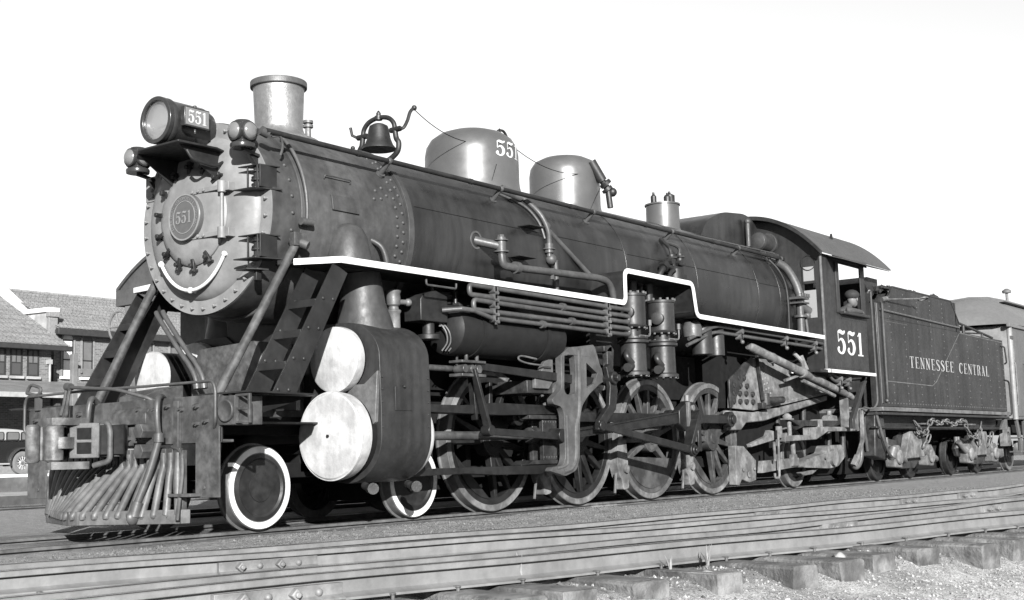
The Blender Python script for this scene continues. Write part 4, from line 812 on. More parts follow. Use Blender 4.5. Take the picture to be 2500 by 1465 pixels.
MB().prism([(4.1,1.62),(4.32,1.84),(4.5,1.9),(4.5,1.6),(4.4,1.5),(4.1,1.5)],'xz',-1.35,-1.3).bolt((4.25,-1.35,1.7),(0,-1,0),.05,.03,12).build('yoke_knee','castsilver',LO,.006)
# crosshead, guides
MB().prism([(1.84,1.19),(3.0,1.17),(3.5,1.16),(4.95,1.19),(4.95,1.29),(3.4,1.31),(2.8,1.27),(1.84,1.27)],'xz',-1.27,-1.03).build('guide_bar','rod',LO,.006)
MB().prism([(1.84,.55),(4.95,.55),(4.9,.48),(4.2,.44),(3.4,.45),(2.8,.48),(1.84,.47)],'xz',-1.27,-1.03).build('guide_bar','rod',LO,.006)
xh=MB().prism([(4.05,1.12),(4.95,1.12),(4.95,1.17),(4.05,1.17)],'xz',-1.29,-1.01).prism([(4.0,.56),(4.95,.56),(4.95,.61),(4.1,.61)],'xz',-1.29,-1.01).prism([(4.36,.61),(4.72,.61),(4.72,1.12),(4.36,1.12)],'xz',-1.26,-1.2).prism([(4.36,.61),(4.72,.61),(4.72,1.12),(4.36,1.12)],'xz',-1.1,-1.04).cyl((4.2,-1.15,.92),(4.45,-1.15,.92),.1,16)
xh.cyl((WX,-1.38,WZ),(WX,-1.0,WZ),.085,18).bolt((WX,-1.38,WZ),(0,-1,0),.06,.06)
for x in np.arange(4.38,4.75,.055): xh.bolt((x,-1.25,1.1),(0,0,-1),.018,.03).bolt((x,-1.25,.63),(0,0,1),.018,.03)
xh.build('crosshead','greased',LO,.006)
MB().cyl((1.8,-1.15,.92),(4.3,-1.15,.92),.052,18).build('piston_rod','steel',LO)
# valve motion
MB().box(2.65,3.1,-1.36,-1.16,1.60,1.635).box(2.65,3.1,-1.36,-1.16,1.76,1.79).cyl((1.85,-1.14,1.70),(2.9,-1.14,1.70),.035,12).cyl((2.72,-1.36,1.69),(2.72,-1.2,1.69),.05,12).cyl((2.86,-1.36,1.69),(2.86,-1.2,1.69),.05,12).cyl((2.98,-1.36,1.69),(2.98,-1.2,1.69),.05,12).cyl((2.55,-1.3,1.93),(3.2,-1.3,1.93),.028,10).cyl((2.8,-1.3,1.79),(2.8,-1.3,1.93),.025,8).cyl((3.0,-1.3,1.79),(3.0,-1.3,1.93),.025,8).build('valve_crosshead','steel',LO,.004)
MB().taper((2.95,-1.3,1.735),(5.45,-1.42,1.6),.04,.085,.04,.12).build('radius_rod','rod',LO,.006)
MB().tube(crom([(4.1,-1.38,1.86),(3.75,-1.4,1.88),(3.68,-1.42,1.83),(3.9,-1.42,1.79),(4.4,-1.4,1.78)]),.012,6).build('oil_line','castsilver',LO)
MB().taper((2.86,-1.36,1.69),(3.06,-1.4,.98),.045,.07,.045,.10,(0,1,0)).taper((2.98,-1.22,1.66),(3.0,-1.25,1.1),.04,.08,.04,.08,(0,1,0)).cyl((3.06,-1.46,.97),(3.06,-1.33,.97),.065,14).build('combination_lever','rod',LO,.006)
MB().taper((3.08,-1.42,.96),(4.5,-1.42,.9),.035,.08,.035,.09).cyl((4.52,-1.46,.91),(4.52,-1.38,.91),.085,16).build('union_link','rod',LO,.006)
# spring rigging, brake gear and grease-stained blocks between the drivers
for xm in (4.78,6.70,8.62):
    b_=MB().prism(fillet([(xm-.13,.86),(xm+.09,.86),(xm+.12,.62),(xm+.13,.18),(xm-.02,.16),(xm-.05,.3),(xm-.1,.34),(xm-.16,.5),(xm-.13,.86)],.03,3)[:-1],'xz',-.98,-.84)
    b_.cyl((xm+.04,-1.02,.45),(xm+.04,-.98,.45),.06,14).build('brake_shoe','dirtybox',LO,.012)
    MB().bar((xm-.16,-.95,.4),(xm-.24,-.97,.12),.025,.03,(0,1,0)).build('brake_hanger','castsilver',LO,.004)
MB().prism([(10.12,.75),(10.42,.74),(10.85,.5),(10.82,.18),(10.55,.14),(10.3,.2),(10.2,.1),(10.1,.12)],'xz',-1.0,-.86).cyl((10.35,-1.03,.35),(10.35,-1.0,.35),.03,10).cyl((10.75,-1.03,.36),(10.75,-1.0,.36),.03,10).cyl((10.55,-1.03,.28),(10.55,-1.0,.28),.06,12).build('brake_rigging','dirtybox',LO,.012)
# ---- firebox side sheet with stay bolts
FBP=[(10.81,2.21),(10.01,1.8),(9.96,1.36),(10.85,1.33),(12.06,1.45),(14.14,1.70),(13.9,2.05),(11.81,2.22)]
fs=MB().prism(FBP,'xz',-1.0,-.97).build('firebox_side','dirtybox',LO,.006)
bm_=MB().bolt((0,0,0),(1,0,0),.042,.045,8).mesh('stay_bolt','greased')
sm_=MB().dome((0,0,0),(1,0,0),.024,.02,8).mesh('rivet','dirtybox')
for r_,(z,xs) in enumerate(((1.47,(10.1,10.33,10.56,10.8)),(1.6,(10.1,10.33,10.56,10.8)),(1.73,(10.12,10.36,10.6)),(1.86,(10.3,10.5)))):
    for x in xs: link('stay_bolt',bm_,fs,loc=(x,-1.0,z),rot=q_to((0,-1,0)))
for k in range(9):
    x=10.98+k*.055; z=2.12-k*.085
    for d in (0,.09,.18): link('rivet',sm_,fs,loc=(x+d*1.2,-1.0,z-.02+d*.25),rot=q_to((0,-1,0)))
m=MB()
for k in range(30): m.dome((12.1+k*.06,-1.0,1.5+k*.0072),(0,-1,0),.016,.012,6)
tag(m.build('seam_rivets','dirtybox',fs),kind='stuff')
MB().prism([(9.96,1.36),(10.02,1.36),(10.86,2.2),(10.8,2.24),(9.96,1.82)],'xz',-1.03,-.99).build('front_flange','greased',fs,.01)
MB().prism([(9.9,1.32),(10.9,1.3),(12.1,1.42),(14.0,1.66),(14.0,1.56),(12.2,1.3),(11.3,1.16),(10.6,1.12),(10.4,1.0),(9.9,1.0)],'xz',-.98,-.9).build('mud_ring','dirtybox',fs,.02)
MB().tube([(10.2,-1.28,2.36),(10.3,-1.3,2.33),(12.2,-1.34,1.98),(14.1,-1.38,1.63),(14.2,-1.38,1.6)],[.06,.075,.075,.06,.05],14).cyl((11.0,-1.3,2.2),(11.05,-1.3,2.19),.09,14).cyl((12.1,-1.33,2.0),(12.16,-1.33,1.985),.1,14).build('delivery_pipe','dirtybox',LO)
MB().tube([(12.2,-1.3,1.86),(13.5,-1.33,1.62)],.035,8).bar((11.7,-1.2,1.85),(12.2,-1.32,1.98),.06,.04).bar((12.3,-1.25,2.3),(12.4,-1.34,1.95),.06,.06).tube(crom([(12.1,-1.2,2.35),(12.2,-1.3,2.2),(12.3,-1.33,2.02),(12.9,-1.36,1.9)]),.035,8).build('injector_branch','dirtybox',LO)
MB().cyl((11.2,-1.05,1.5),(11.75,-1.12,1.52),.06,12).cyl((11.2,-1.05,1.42),(11.2,-1.05,1.62),.08,12).box(11.0,11.3,-1.1,-1.0,1.36,1.46).bar((10.95,-1.05,2.3),(11.1,-1.06,1.5),.03,.06,(0,1,0)).build('blowoff_cock','greased',LO,.006)
# ---- trailing truck
tw=12.65
for s in (-1,1): disc_wheel(tw,s,.52,s*.86,0,LO,'tyregrey')
MB().cyl((tw,-1.0,.52),(tw,1.0,.52),.1,14).build('axle','soot',LO)
DB='dirtybox'
MB().prism([(11.43,.9),(12.44,.91),(12.45,1.04),(13.24,1.06),(14.76,1.05),(14.75,.98),(13.23,.97),(12.95,.89),(12.71,.83),(11.42,.8)],'xz',-1.28,-1.14).build('equalizer_beam',DB,LO,.012)
for k in range(6): MB().box(11.9+k*.06,14.0-k*.06,-1.2,-1.08,1.155-k*.017,1.17-k*.017).build('spring_leaf','greased',LO)
MB().box(12.98,13.16,-1.22,-1.06,1.05,1.19).build('spring_buckle',DB,LO,.01)
MB().box(11.72,12.0,-1.2,-1.06,1.172,1.2).lathe((11.88,-1.12,1.19),(0,0,1),[(0,.08),(.05,.085),(.08,.05),(.1,.03)],12).build('spring_hanger',DB,LO,.01)
MB().prism([(13.45,1.172),(13.92,1.172),(13.88,1.26),(13.6,1.28),(13.5,1.24)],'xz',-1.2,-1.06).cyl((13.7,-1.12,1.26),(13.7,-1.12,1.36),.05,10).build('spring_hanger',DB,LO,.01)
for x,y,z0,z1 in ((14.3,-1.1,.5,1.3),(14.1,-.9,.4,1.2),(13.2,-.8,.6,1.4),(12.2,-.75,.7,1.3)): MB().cyl((x,y,z0),(x+.1,y,z1),.05,8).build('brake_pipe','greased',LO)
MB().lathe((13.1,-.78,1.0),(1,0,0),[(0,.05),(.05,.18),(.5,.18),(.55,.05)],16).build('brake_cylinder','greased',LO)
MB().prism([(10.85,.49),(12.27,.52),(12.25,.37),(10.79,.29)],'xz',-1.13,-1.03).build('truck_side_bar',DB,LO,.01)
MB().prism([(10.47,.77),(11.11,.9),(11.2,1.0),(11.62,.96),(11.61,.86),(10.49,.72)],'xz',-1.1,-1.02).cyl((11.35,-1.2,.86),(11.35,-1.2,1.06),.06,10).build('radius_arm',DB,LO,.008)
MB().tube(fillet([(11.28,-1.22,1.0),(11.24,-1.22,.2),(11.07,-1.22,.2),(11.07,-1.22,.28)],.06,4),.022,8).cyl((11.1,-1.22,.8),(11.1,-1.22,.48),.025,8).build('safety_hanger',DB,LO)
MB().prism(fillet([(12.32,.47),(13.26,.59),(13.37,.72),(14.02,.73),(14.14,.5),(13.8,.34),(13.4,.31),(12.25,.35),(12.32,.47)],.05,3)[:-1],'xz',-1.2,-.98).cyl((13.55,-1.26,.5),(13.55,-1.2,.5),.15,20).cyl((13.2,-1.24,.52),(13.2,-1.2,.52),.05,10).build('journal_box',DB,LO,.03)
MB().cyl((12.05,-1.12,.9),(12.05,-1.12,.52),.045,10).cyl((11.95,-1.12,1.15),(11.95,-1.12,.9),.04,10).prism([(11.98,.58),(12.12,.58),(12.2,.38),(11.92,.38)],'xz',-1.16,-1.08).build('equalizer_post',DB,LO,.006)
MB().prism([(12.4,.26),(13.2,.32),(12.9,.22),(12.5,.2)],'xz',-1.1,-.98).build('brake_beam',DB,LO,.02)
# ---- cab
CY=1.52
cab=MB()
# side wall with window opening
for s in (-1,1):
    y0,y1=sorted((s*CY,s*(CY-.02)))
    sd=MB().prism([(12.76,2.06),(14.80,2.06),(14.82,4.16),(12.76,4.16)],'xz',y0,y1,[[(13.42,3.16),(14.6,3.16),(14.6,4.05),(13.42,4.05)]]).build('cab_side','cabpaint',LO,.003)
    if s<0:
        MB().box(13.36,13.50,-CY-.03,-CY+.0,3.12,4.06).build('window_slide','cabpaint',sd,.004)
        MB().box(14.56,14.72,-CY-.012,-CY-.0,3.1,4.12).build('window_post','cabpaint',sd,.004)
        MB().box(13.5,14.75,-CY-.11,-CY+.05,3.10,3.16).build('arm_rest','cabpaint',sd,.012)
        MB().box(13.3,14.95,-CY-.012,-CY,4.1,4.2).build('eave_rail','cabpaint',sd,.004)
        MB().prism([(-CY-.0,4.14),(-CY-.36,4.02),(-CY-.36,4.035),(-CY-.0,4.158)],'yz',12.98,15.2).build('awning','roofing',sd,.003)
        MB().box(12.745,12.80,-CY-.012,-CY+.02,2.07,4.16).build('corner_strip','castsilver',sd,.004)
        m=MB()
        for k in range(26): m.dome((12.86+k*.076,-CY,2.12),(0,-1,0),.011,.007,6)
        for k in range(14): m.dome((13.5+k*.085,-CY,3.03),(0,-1,0),.011,.007,6)
        for k in range(22): m.dome((12.83,-CY,2.2+k*.09),(0,-1,0),.011,.007,6)
        for k in range(10): m.dome((14.75,-CY,2.2+k*.09),(0,-1,0),.011,.007,6)
        tag(m.build('rivets','cabpaint',sd),kind='stuff')
        wt3=textwidth('551',.44,.86)
        lettering('number','551',.44,lambda u,v,o:(13.30+u,-CY-.004-o,2.37+v),'letter',sd,1.4,.1)
        MB().box(13.9,13.93,-CY+.2,-CY+.22,3.16,4.05).build('window_bar','black',sd)
MB().box(12.74,14.84,-1.6,-.9,2.0,2.06).box(12.3,12.74,-1.6,-1.0,2.0,2.05).build('cab_floor','black',LO)
MB().strip([(12.70,2.03),(14.86,2.03)],.06,'xz',-1.625,-1.601).prism([(12.3,-1.05),(12.72,-1.60),(12.74,-1.625),(12.66,-1.625),(12.28,-1.07)],'xy',2.0,2.06).build('cab_step_edge','white',LO,.005)
# roof arch
def roofz(y): return 4.97-.80*(abs(y)/1.62)**2.4
ar=[(y,roofz(y)) for y in np.linspace(-1.62,1.62,33)]
rf=MB().prism(ar+[(y,z-.03) for y,z in ar[::-1]],'yz',12.62,16.0).build('cab_roof','roofing',LO,.004)
MB().prism([(y,z+.004) for y,z in ar]+[(y,z-.07) for y,z in ar[::-1]],'yz',12.56,12.62).build('roof_front_edge','black',rf,.004)
MB().prism([(14.3,roofz(-1.1)),(14.34,roofz(-1.1)+.1),(14.38,roofz(-1.1))],'xz',-1.12,-1.08).build('roof_clip','black',rf)
# front wall of the cab
fr=[(-CY+.02,2.06),(-CY+.02,4.16)]+[(y,roofz(y)-.04) for y in np.linspace(-1.45,1.45,25)]+[(CY-.02,4.16),(CY-.02,2.06)]
win=[(-1.40,3.05),(-1.40,3.98),(-1.2,4.02),(-1.14,4.0),(-1.2,3.05)]
cf=MB().prism(fr,'yz',12.76,12.79,[[(-1.40,3.0),(-1.40,3.95),(-1.18,3.95),(-1.18,3.0)]]).build('cab_front','cabpaint',LO,.003)
MB().ring((12.75,-1.29,4.0),(-1,0,0),0,.01,.13,.145,24).prism([(-1.42,3.62),(-1.16,3.62),(-1.16,3.97),(-1.42,3.97)],'yz',12.745,12.755,[[(-1.395,3.67),(-1.185,3.67),(-1.185,3.93),(-1.395,3.93)]]).build('window_frame','cabpaint',cf)
MB().box(12.75,12.757,-1.4,-1.18,3.66,3.95).box(12.75,12.757,-1.41,-1.18,3.0,3.5).build('window_pane','dirtyglass',cf)
MB().box(14.74,14.82,-1.5,-1.44,2.06,4.1).build('cab_rear_post','cabpaint',LO,.004)
MB().box(12.8,14.3,-.7,.7,2.06,4.2).box(12.79,12.8,-1.49,1.49,2.07,2.9).build('backhead','soot',LO)
# cab support bracket, grab rails
MB().prism([(14.75,2.0),(14.0,1.2),(14.0,1.02),(14.12,1.02),(14.12,1.18),(14.82,1.92)],'xz',-1.45,-1.38).build('cab_bracket','cabpaint',LO,.006)
MB().tube(fillet([(14.98,-1.5,3.62),(14.98,-1.54,3.68),(15.04,-1.54,3.66),(15.06,-1.54,1.5),(14.9,-1.5,1.38),(14.6,-1.45,1.42)],.1,4),.02,8).build('grab_rail','pipe',LO)
MB().bar((14.0,-1.3,1.62),(14.05,-1.28,1.05),.06,.16,(0,1,0)).bar((14.5,-1.32,1.38),(14.52,-1.3,1.0),.06,.08,(0,1,0)).bar((14.7,-1.35,1.38),(14.74,-1.32,.78),.05,.07,(0,1,0)).bar((14.74,-1.32,.8),(14.5,-1.3,.5),.05,.07,(0,1,0)).bar((14.52,-1.3,.52),(14.4,-1.25,.34),.08,.1,(0,1,0)).cyl((14.1,-1.3,1.4),(14.9,-1.32,1.38),.035,8).build('cab_step_hanger',DB,LO,.006)
MB().tube(crom([(14.85,-1.2,1.2),(14.95,-1.2,.8),(14.9,-1.2,.45),(14.75,-1.15,.3),(14.6,-1.1,.45)]),.05,10).tube(crom([(15.05,-1.2,1.35),(15.15,-1.22,.9),(15.25,-1.2,.6)]),.03,8).build('connecting_hose','pipe',LO)
# ================================================================ ENGINEMAN IN THE CAB WINDOW
def skin_person():
    me=bpy.data.meshes.new('person')
    V=[(14.2,-1.1,2.62),(14.22,-1.16,2.95),(14.26,-1.24,3.12),(14.32,-1.3,3.22),(14.36,-1.34,3.3),
       (14.24,-1.48,3.16),(13.8,-1.55,3.2),(13.9,-1.58,3.195),(14.25,-1.6,3.195),(14.4,-1.6,3.195),
       (14.34,-1.12,3.16),(14.48,-1.05,2.98),(14.6,-1.15,2.9),(14.42,-1.38,3.38)]
    E=[(0,1),(1,2),(2,3),(3,4),(3,5),(5,6),(6,7),(7,8),(8,9),(3,10),(10,11),(11,12),(4,13)]
    rad=[.19,.19,.2,.14,.075,.1,.068,.062,.05,.04,.1,.07,.045,.065]
    me.from_pydata(V,E,[]); o=bpy.data.objects.new('person',me); COL.objects.link(o)
    me.materials.append(M['cloth'])
    s_=o.modifiers.new('skin','SKIN'); 
    if not me.skin_vertices: me.skin_vertices.new() if hasattr(me.skin_vertices,'new') else None
    try:
        for i,r in enumerate(rad): me.skin_vertices[0].data[i].radius=(r,r)
        me.skin_vertices[0].data[0].use_root=True
    except Exception as e: print('skin',e)
    o.modifiers.new('sub','SUBSURF').levels=2; o.modifiers['sub'].render_levels=2
    return o
bpy.context.view_layer.update()
pe=skin_person(); tag(pe,'person in dark cap and dark work shirt resting an arm on the cab window sill','person')
hd=MB(); hc=Vector((14.45,-1.40,3.47))
sc_=1.22
def hp(x,y,z): return hc+Vector((x,y,z))*sc_
hd.sphere(hc,.1*sc_,20,(1.0,.8,1.2)).sphere(hp(.03,0,-.06),.075*sc_,16,(1.05,.85,.9))
hd.lathe(hp(.09,-.01,-.005),(1,-.05,-.3),[(0,.027),(.025,.024),(.043,.01)],10).sphere(hp(-.01,-.085,-.01),.036,10,(.7,.35,1.1)).sphere(hp(.082,-.035,.012),.017,8).sphere(hp(.082,.035,.012),.017,8).box(hp(.075,0,0).x,hp(.102,0,0).x,hc.y-.036,hc.y+.036,hp(0,0,-.07).z,hp(0,0,-.06).z)
hd.build('head','skin',pe)
MB().sphere(hp(-.01,0,.06),.12*sc_,20,(1.05,.95,.72)).prism([(hp(.05,0,0).x,hc.y-.11),(hp(.19,0,0).x,hc.y-.075),(hp(.2,0,0).x,hc.y+.075),(hp(.05,0,0).x,hc.y+.11)],'xy',hp(0,0,.045).z,hp(0,0,.058).z).build('cap','capcloth',pe)
for k in range(4): MB().tube(crom([(14.38+.01*k,-1.6+.016*k,3.195),(14.44,-1.605+.02*k,3.2),(14.48-.01*abs(k-1.5),-1.605+.022*k,3.175)]),[.012,.012,.011,.011,.011,.011,.011,.011,.01,.01,.01,.009,.008][:13],8).build('finger','skin',pe)
MB().tube(crom([(14.36,-1.56,3.19),(14.39,-1.54,3.18),(14.42,-1.54,3.17)]),.012,8).sphere((14.36,-1.585,3.19),.042,12,(1.1,.95,.6)).build('hand','skin',pe)
# ================================================================ TENDER
TE=thing('tender','dark tender lettered TENNESSEE CENTRAL heaped with coal behind the locomotive cab','tender',(19.5,0,0))
TY=1.5; TP='tenderpaint'
prof=[(15.5,1.45),(23.72,1.45),(23.72,3.22),(20.45,3.28),(20.3,3.42),(19.95,3.86),(16.35,3.86),(15.95,3.5),(15.5,3.46)]
tb=MB().prism([(15.5,1.45),(23.72,1.45),(23.72,3.2),(15.5,3.2)],'xz',-TY,TY).build('tank',TP,TE,.02)
for s in (-1,1):
    y0,y1=sorted((s*TY,s*(TY-.03)))
    MB().prism([(15.52,3.2),(20.5,3.2),(20.4,3.42),(19.95,3.86),(16.35,3.86),(15.98,3.52),(15.52,3.46)],'xz',y0,y1).build('coal_board',TP,tb,.004)
    MB().strip([(15.55,3.47),(15.98,3.53),(16.35,3.87),(19.95,3.87),(20.42,3.42)],.03,'xz',s*(TY-.015)-.025,s*(TY-.015)+.025).build('coping_bead','castsilver' if False else TP,tb)
MB().prism([(-TY,3.2),(-TY,3.85),(-1.1,3.95),(1.1,3.95),(TY,3.85),(TY,3.2)],'yz',20.2,20.25).build('coal_gate_rear',TP,tb)
MB().prism([(15.45,2.0),(15.5,2.0),(15.5,3.9),(15.8,4.05),(16.35,4.05),(16.35,3.86),(15.9,3.6),(15.45,3.3)],'xz',-1.2,1.2).build('coal_gate',TP,tb,.01)
MB().box(15.36,15.5,-1.5,-1.3,1.45,3.48).cyl((15.45,-1.47,1.5),(15.45,-1.47,3.47),.055,14).build('corner_column','cabpaint',tb,.01)
m=MB().strip([(17.28,1.87),(18.1,1.86),(19.15,3.02),(23.62,2.96)],.02,'xz',-TY-.004,-TY-.001)
m2=MB()
for pth in ([(15.62,1.95),(18.35,1.93)],[(18.35,1.93),(18.62,2.02),(20.4,3.18)],[(20.4,3.18),(23.66,3.14)]): m2.strip(pth,.016,'xz',-TY-.006,-TY+.001)
m2.build('pipe_line','castsilver',tb)
MB().strip([(15.52,3.35),(20.4,3.3)],.05,'xz',-TY-.03,-TY+.001).build('rivet_strip',TP,tb,.004)
m=MB()
for k in range(66): m.dome((15.6+k*.073,-TY-.03,3.35-k*.0008),(0,-1,0),.018,.012,6)
for k in range(20): m.dome((15.6+k*.075,-TY,3.14),(0,-1,0),.011,.008,6)
for x in (16.1,16.9,17.7,18.5,19.3,20.1,20.9,21.7,22.5,23.2,23.62):
    for k in range(11): 
        z=1.58+k*.15
        if not (2.2<z<2.55 and 16.95<x<22.6): m.dome((x+.02*math.sin(k*3.),-TY,z),(0,-1,0),.017,.01,6)
    for k in range(6):
        if x<20: m.dome((x,-TY,3.25+k*.1),(0,-1,0),.017,.01,6)
for k in range(50): m.dome((15.6+k*.163,-TY,1.52),(0,-1,0),.017,.01,6)
tag(m.build('rivets','rivetpale',tb),kind='stuff')
hT=.235; w1=textwidth('TENNESSEE CENTRAL',hT,1.,.12,.72); xs_=5.4/w1
lettering('lettering','TENNESSEE CENTRAL',hT,lambda u,v,o:(17.06+u,-TY-.008-o,2.265+v),'lettercream',tb,xs_,.12,.72)
MB().box(15.3,23.8,-TY-.05,TY+.05,1.36,1.44).build('side_sill','castsilver',TE,.01)
MB().box(15.32,23.78,-TY-.02,TY+.02,1.29,1.34).build('sill_lip','tenderpaint',TE,.006)
MB().box(15.3,23.6,-.6,.7,.16,1.02).build('brake_rigging','soot',TE)  # brake gear as one near-black block, added to darken the gap under the tank
MB().prism([(15.25,.5),(15.75,.42),(15.9,.75),(15.8,1.25),(15.35,1.3)],'xz',-1.36,-1.1).cyl((15.5,-1.4,.95),(15.5,-1.36,.95),.12,16).build('step_box','greased',TE,.03)
MB().tube(crom([(15.35,-1.38,1.35),(15.5,-1.42,.9),(15.75,-1.44,.55),(16.0,-1.42,.45)]),.03,8).build('water_hose','pipe',TE)
MB().lathe((15.95,-1.38,.42),(.4,-.2,1),[(0,.04),(.05,.1),(.25,.09),(.3,.03)],14).build('valve_body','castsilver',TE)
MB().box(15.3,23.78,-1.18,1.18,1.02,1.36).box(15.25,23.75,-1.42,-1.3,1.03,1.07).build('underframe','black',TE,.01)
MB().prism([(23.2,1.02),(23.78,1.02),(23.78,1.36),(23.6,1.3)],'xz',-1.46,-1.40).build('end_bracket','castsilver',TE,.006)
MB().tube(fillet([(15.62,-TY-.01,3.5),(15.56,-TY-.06,3.46),(15.56,-TY-.06,1.62),(15.6,-TY-.01,1.55)],.04,3),.022,8).sphere((15.58,-TY-.03,1.56),.04).build('grab_rail','pipe',TE)
MB().tube([(15.75,-TY-.05,3.56),(17.1,-TY-.28,3.66)],.016,8).ring((17.25,-TY-.3,3.67),(.1,.2,1),-.01,.01,.09,.11,20).cyl((15.66,-TY-.02,3.55),(15.8,-TY-.07,3.58),.05,10).build('hose_hook','castsilver',TE)
MB().tube(fillet([(23.55,-TY-.01,3.05),(23.6,-TY-.07,3.03),(23.7,-TY-.07,2.65),(23.72,-TY-.01,2.62)],.03,3),.02,8).tube(fillet([(23.6,-TY-.01,2.22),(23.85,-TY-.05,2.2),(23.9,-TY-.05,1.4),(23.8,-TY-.02,1.36)],.1,3),.022,8).build('ladder_iron','black',TE)
for x0,x1 in ((20.5,22.2),(21.9,23.4)): pass
MB().tube([(20.3,-1.35,3.5),(23.4,-1.35,3.26)],.03,8).cyl((21.2,-1.35,3.2),(21.2,-1.35,3.44),.04,10).cyl((22.6,-1.35,3.2),(22.6,-1.35,3.34),.03,8).tube([(21.2,-1.35,3.24),(22.6,-1.35,3.32)],.02,8).build('tank_rail',TP,TE)
# tender trucks
for tx in (17.6,22.2):
    fr_=MB()
    sp_=[(tx-1.5,.6),(tx-1.25,.86),(tx-.62,.8),(tx-.42,.96),(tx+.42,.96),(tx+.62,.8),(tx+1.25,.86),(tx+1.5,.6),(tx+1.36,.42),(tx+.7,.36),(tx+.4,.22),(tx-.4,.22),(tx-.7,.36),(tx-1.36,.42)]
    tf=MB().prism(sp_,'xz',-1.14,-1.04).build('truck_side','greased',TE,.02); MB().prism(sp_,'xz',1.04,1.14).build('truck_side','greased',TE,.02)
    MB().prism([(tx-.55,.42),(tx-.2,.98),(tx+.38,.98),(tx+.62,.44)],'xz',-1.3,-1.14).build('bolster_cover','dirtybox',tf,.02)
    for dx in (-.95,.95):
        for s in (-1,1): disc_wheel(tx+dx,s,.42,s*.86,0,tf,'wheelpaint','greased')
        MB().prism([(tx+dx-.2,.26),(tx+dx+.2,.24),(tx+dx+.24,.6),(tx+dx+.1,.7),(tx+dx-.14,.7),(tx+dx-.24,.58)],'xz',-1.3,-1.08).cyl((tx+dx,-1.36,.46),(tx+dx,-1.28,.46),.15,16).build('journal_box','dirtybox',tf,.03)
        MB().tube(crom([(tx+dx-.5,-1.2,.75),(tx+dx-.2,-1.26,.52),(tx+dx+.3,-1.28,.42),(tx+dx+.55,-1.22,.38)]),.06,10).build('brake_lever','castsilver',tf)
        for k in range(3): MB().lathe((tx+dx-.42+k*.12,-1.12,.6),(0,0,1),[(0,.05),(.26,.05)],10).build('coil_spring','castsilver',tf)
# safety chain: separate links
link_m=MB().tube([(.075*math.cos(a)+(.035 if math.cos(a)>0 else -.035),.045*math.sin(a),0) for a in np.linspace(0,2*math.pi,14,endpoint=False)],.017,7,True).mesh('link','castsilver')
def chain(pts,parent):
    P=[Vector(p) for p in crom(pts,10)]; acc=0; last=P[0]; i=0
    ch=None
    for a,b_ in zip(P[:-1],P[1:]):
        acc+=(b_-a).length
        if acc>.145:
            acc=0; d=(b_-a).normalized(); q=Vector((1,0,0)).rotation_difference(d); from_q=q@Matrix.Rotation(R(90)*(i%2)+.5,3,'X').to_quaternion()
            link('chain_link',link_m,parent,loc=tuple(a),rot=from_q); i+=1
chg=MB().box(18.0,21.6,-1.36,-1.24,1.12,1.15).build('chain_rail','castsilver',TE)
chain([(17.3,-1.42,1.2),(17.6,-1.44,.98),(17.9,-1.42,.92),(18.15,-1.42,1.05),(18.4,-1.42,1.2),(18.9,-1.42,1.14),(19.3,-1.42,1.2),(19.8,-1.42,1.12),(20.2,-1.42,1.2),(20.6,-1.42,1.19),(20.75,-1.42,1.0),(21.0,-1.42,.86),(21.3,-1.42,.84),(21.6,-1.42,.95),(21.75,-1.42,1.12)],chg)
chain([(18.2,-1.42,.95),(18.15,-1.4,.8),(18.0,-1.36,.66)],chg); chain([(21.7,-1.42,1.05),(21.75,-1.4,.8),(21.8,-1.36,.6)],chg)
chain([(22.6,-1.42,.98),(22.55,-1.4,.8),(22.5,-1.36,.62)],chg)
# coal heap: loose lumps
def lumps(n,fn,smin,smax,seed):
    r=np.random.default_rng(seed); mb=MB()
    base=np.array([(1,0,0),(-1,0,0),(0,1,0),(0,-1,0),(0,0,1),(0,0,-1)],float); F=[(0,2,4),(2,1,4),(1,3,4),(3,0,4),(2,0,5),(1,2,5),(3,1,5),(0,3,5)]
    for _ in range(n):
        p=fn(r); s_=r.uniform(smin,smax)*np.array([1,r.uniform(.6,1.1),r.uniform(.5,.9)])
        a=r.uniform(0,6.28); ca_,sa_=math.cos(a),math.sin(a); v=base*s_*(1+r.uniform(-.3,.3,(6,1)))
        v=np.stack([v[:,0]*ca_-v[:,1]*sa_,v[:,0]*sa_+v[:,1]*ca_,v[:,2]+v[:,0]*r.uniform(-.4,.4)],-1)+np.array(p)
        mb.add(v.tolist(),F)
    return mb
def coalp(r):
    x=r.uniform(16.1,20.0); y=r.uniform(-1.4,1.4); return (x,y,3.82+.14*math.exp(-((x-17.5)/1.4)**2)*(1-abs(y)/1.6)+.06*math.sin(x*5)*math.cos(y*4)+r.uniform(-.05,.05)-.12*max(0,x-19.2))
me=lumps(2600,coalp,.04,.11,3); me.box(16.3,19.9,-1.4,1.4,3.3,3.74)
tag(me.build('coal','coal',None),'black lump coal heaped in the tender bunker','coal',kind='stuff')
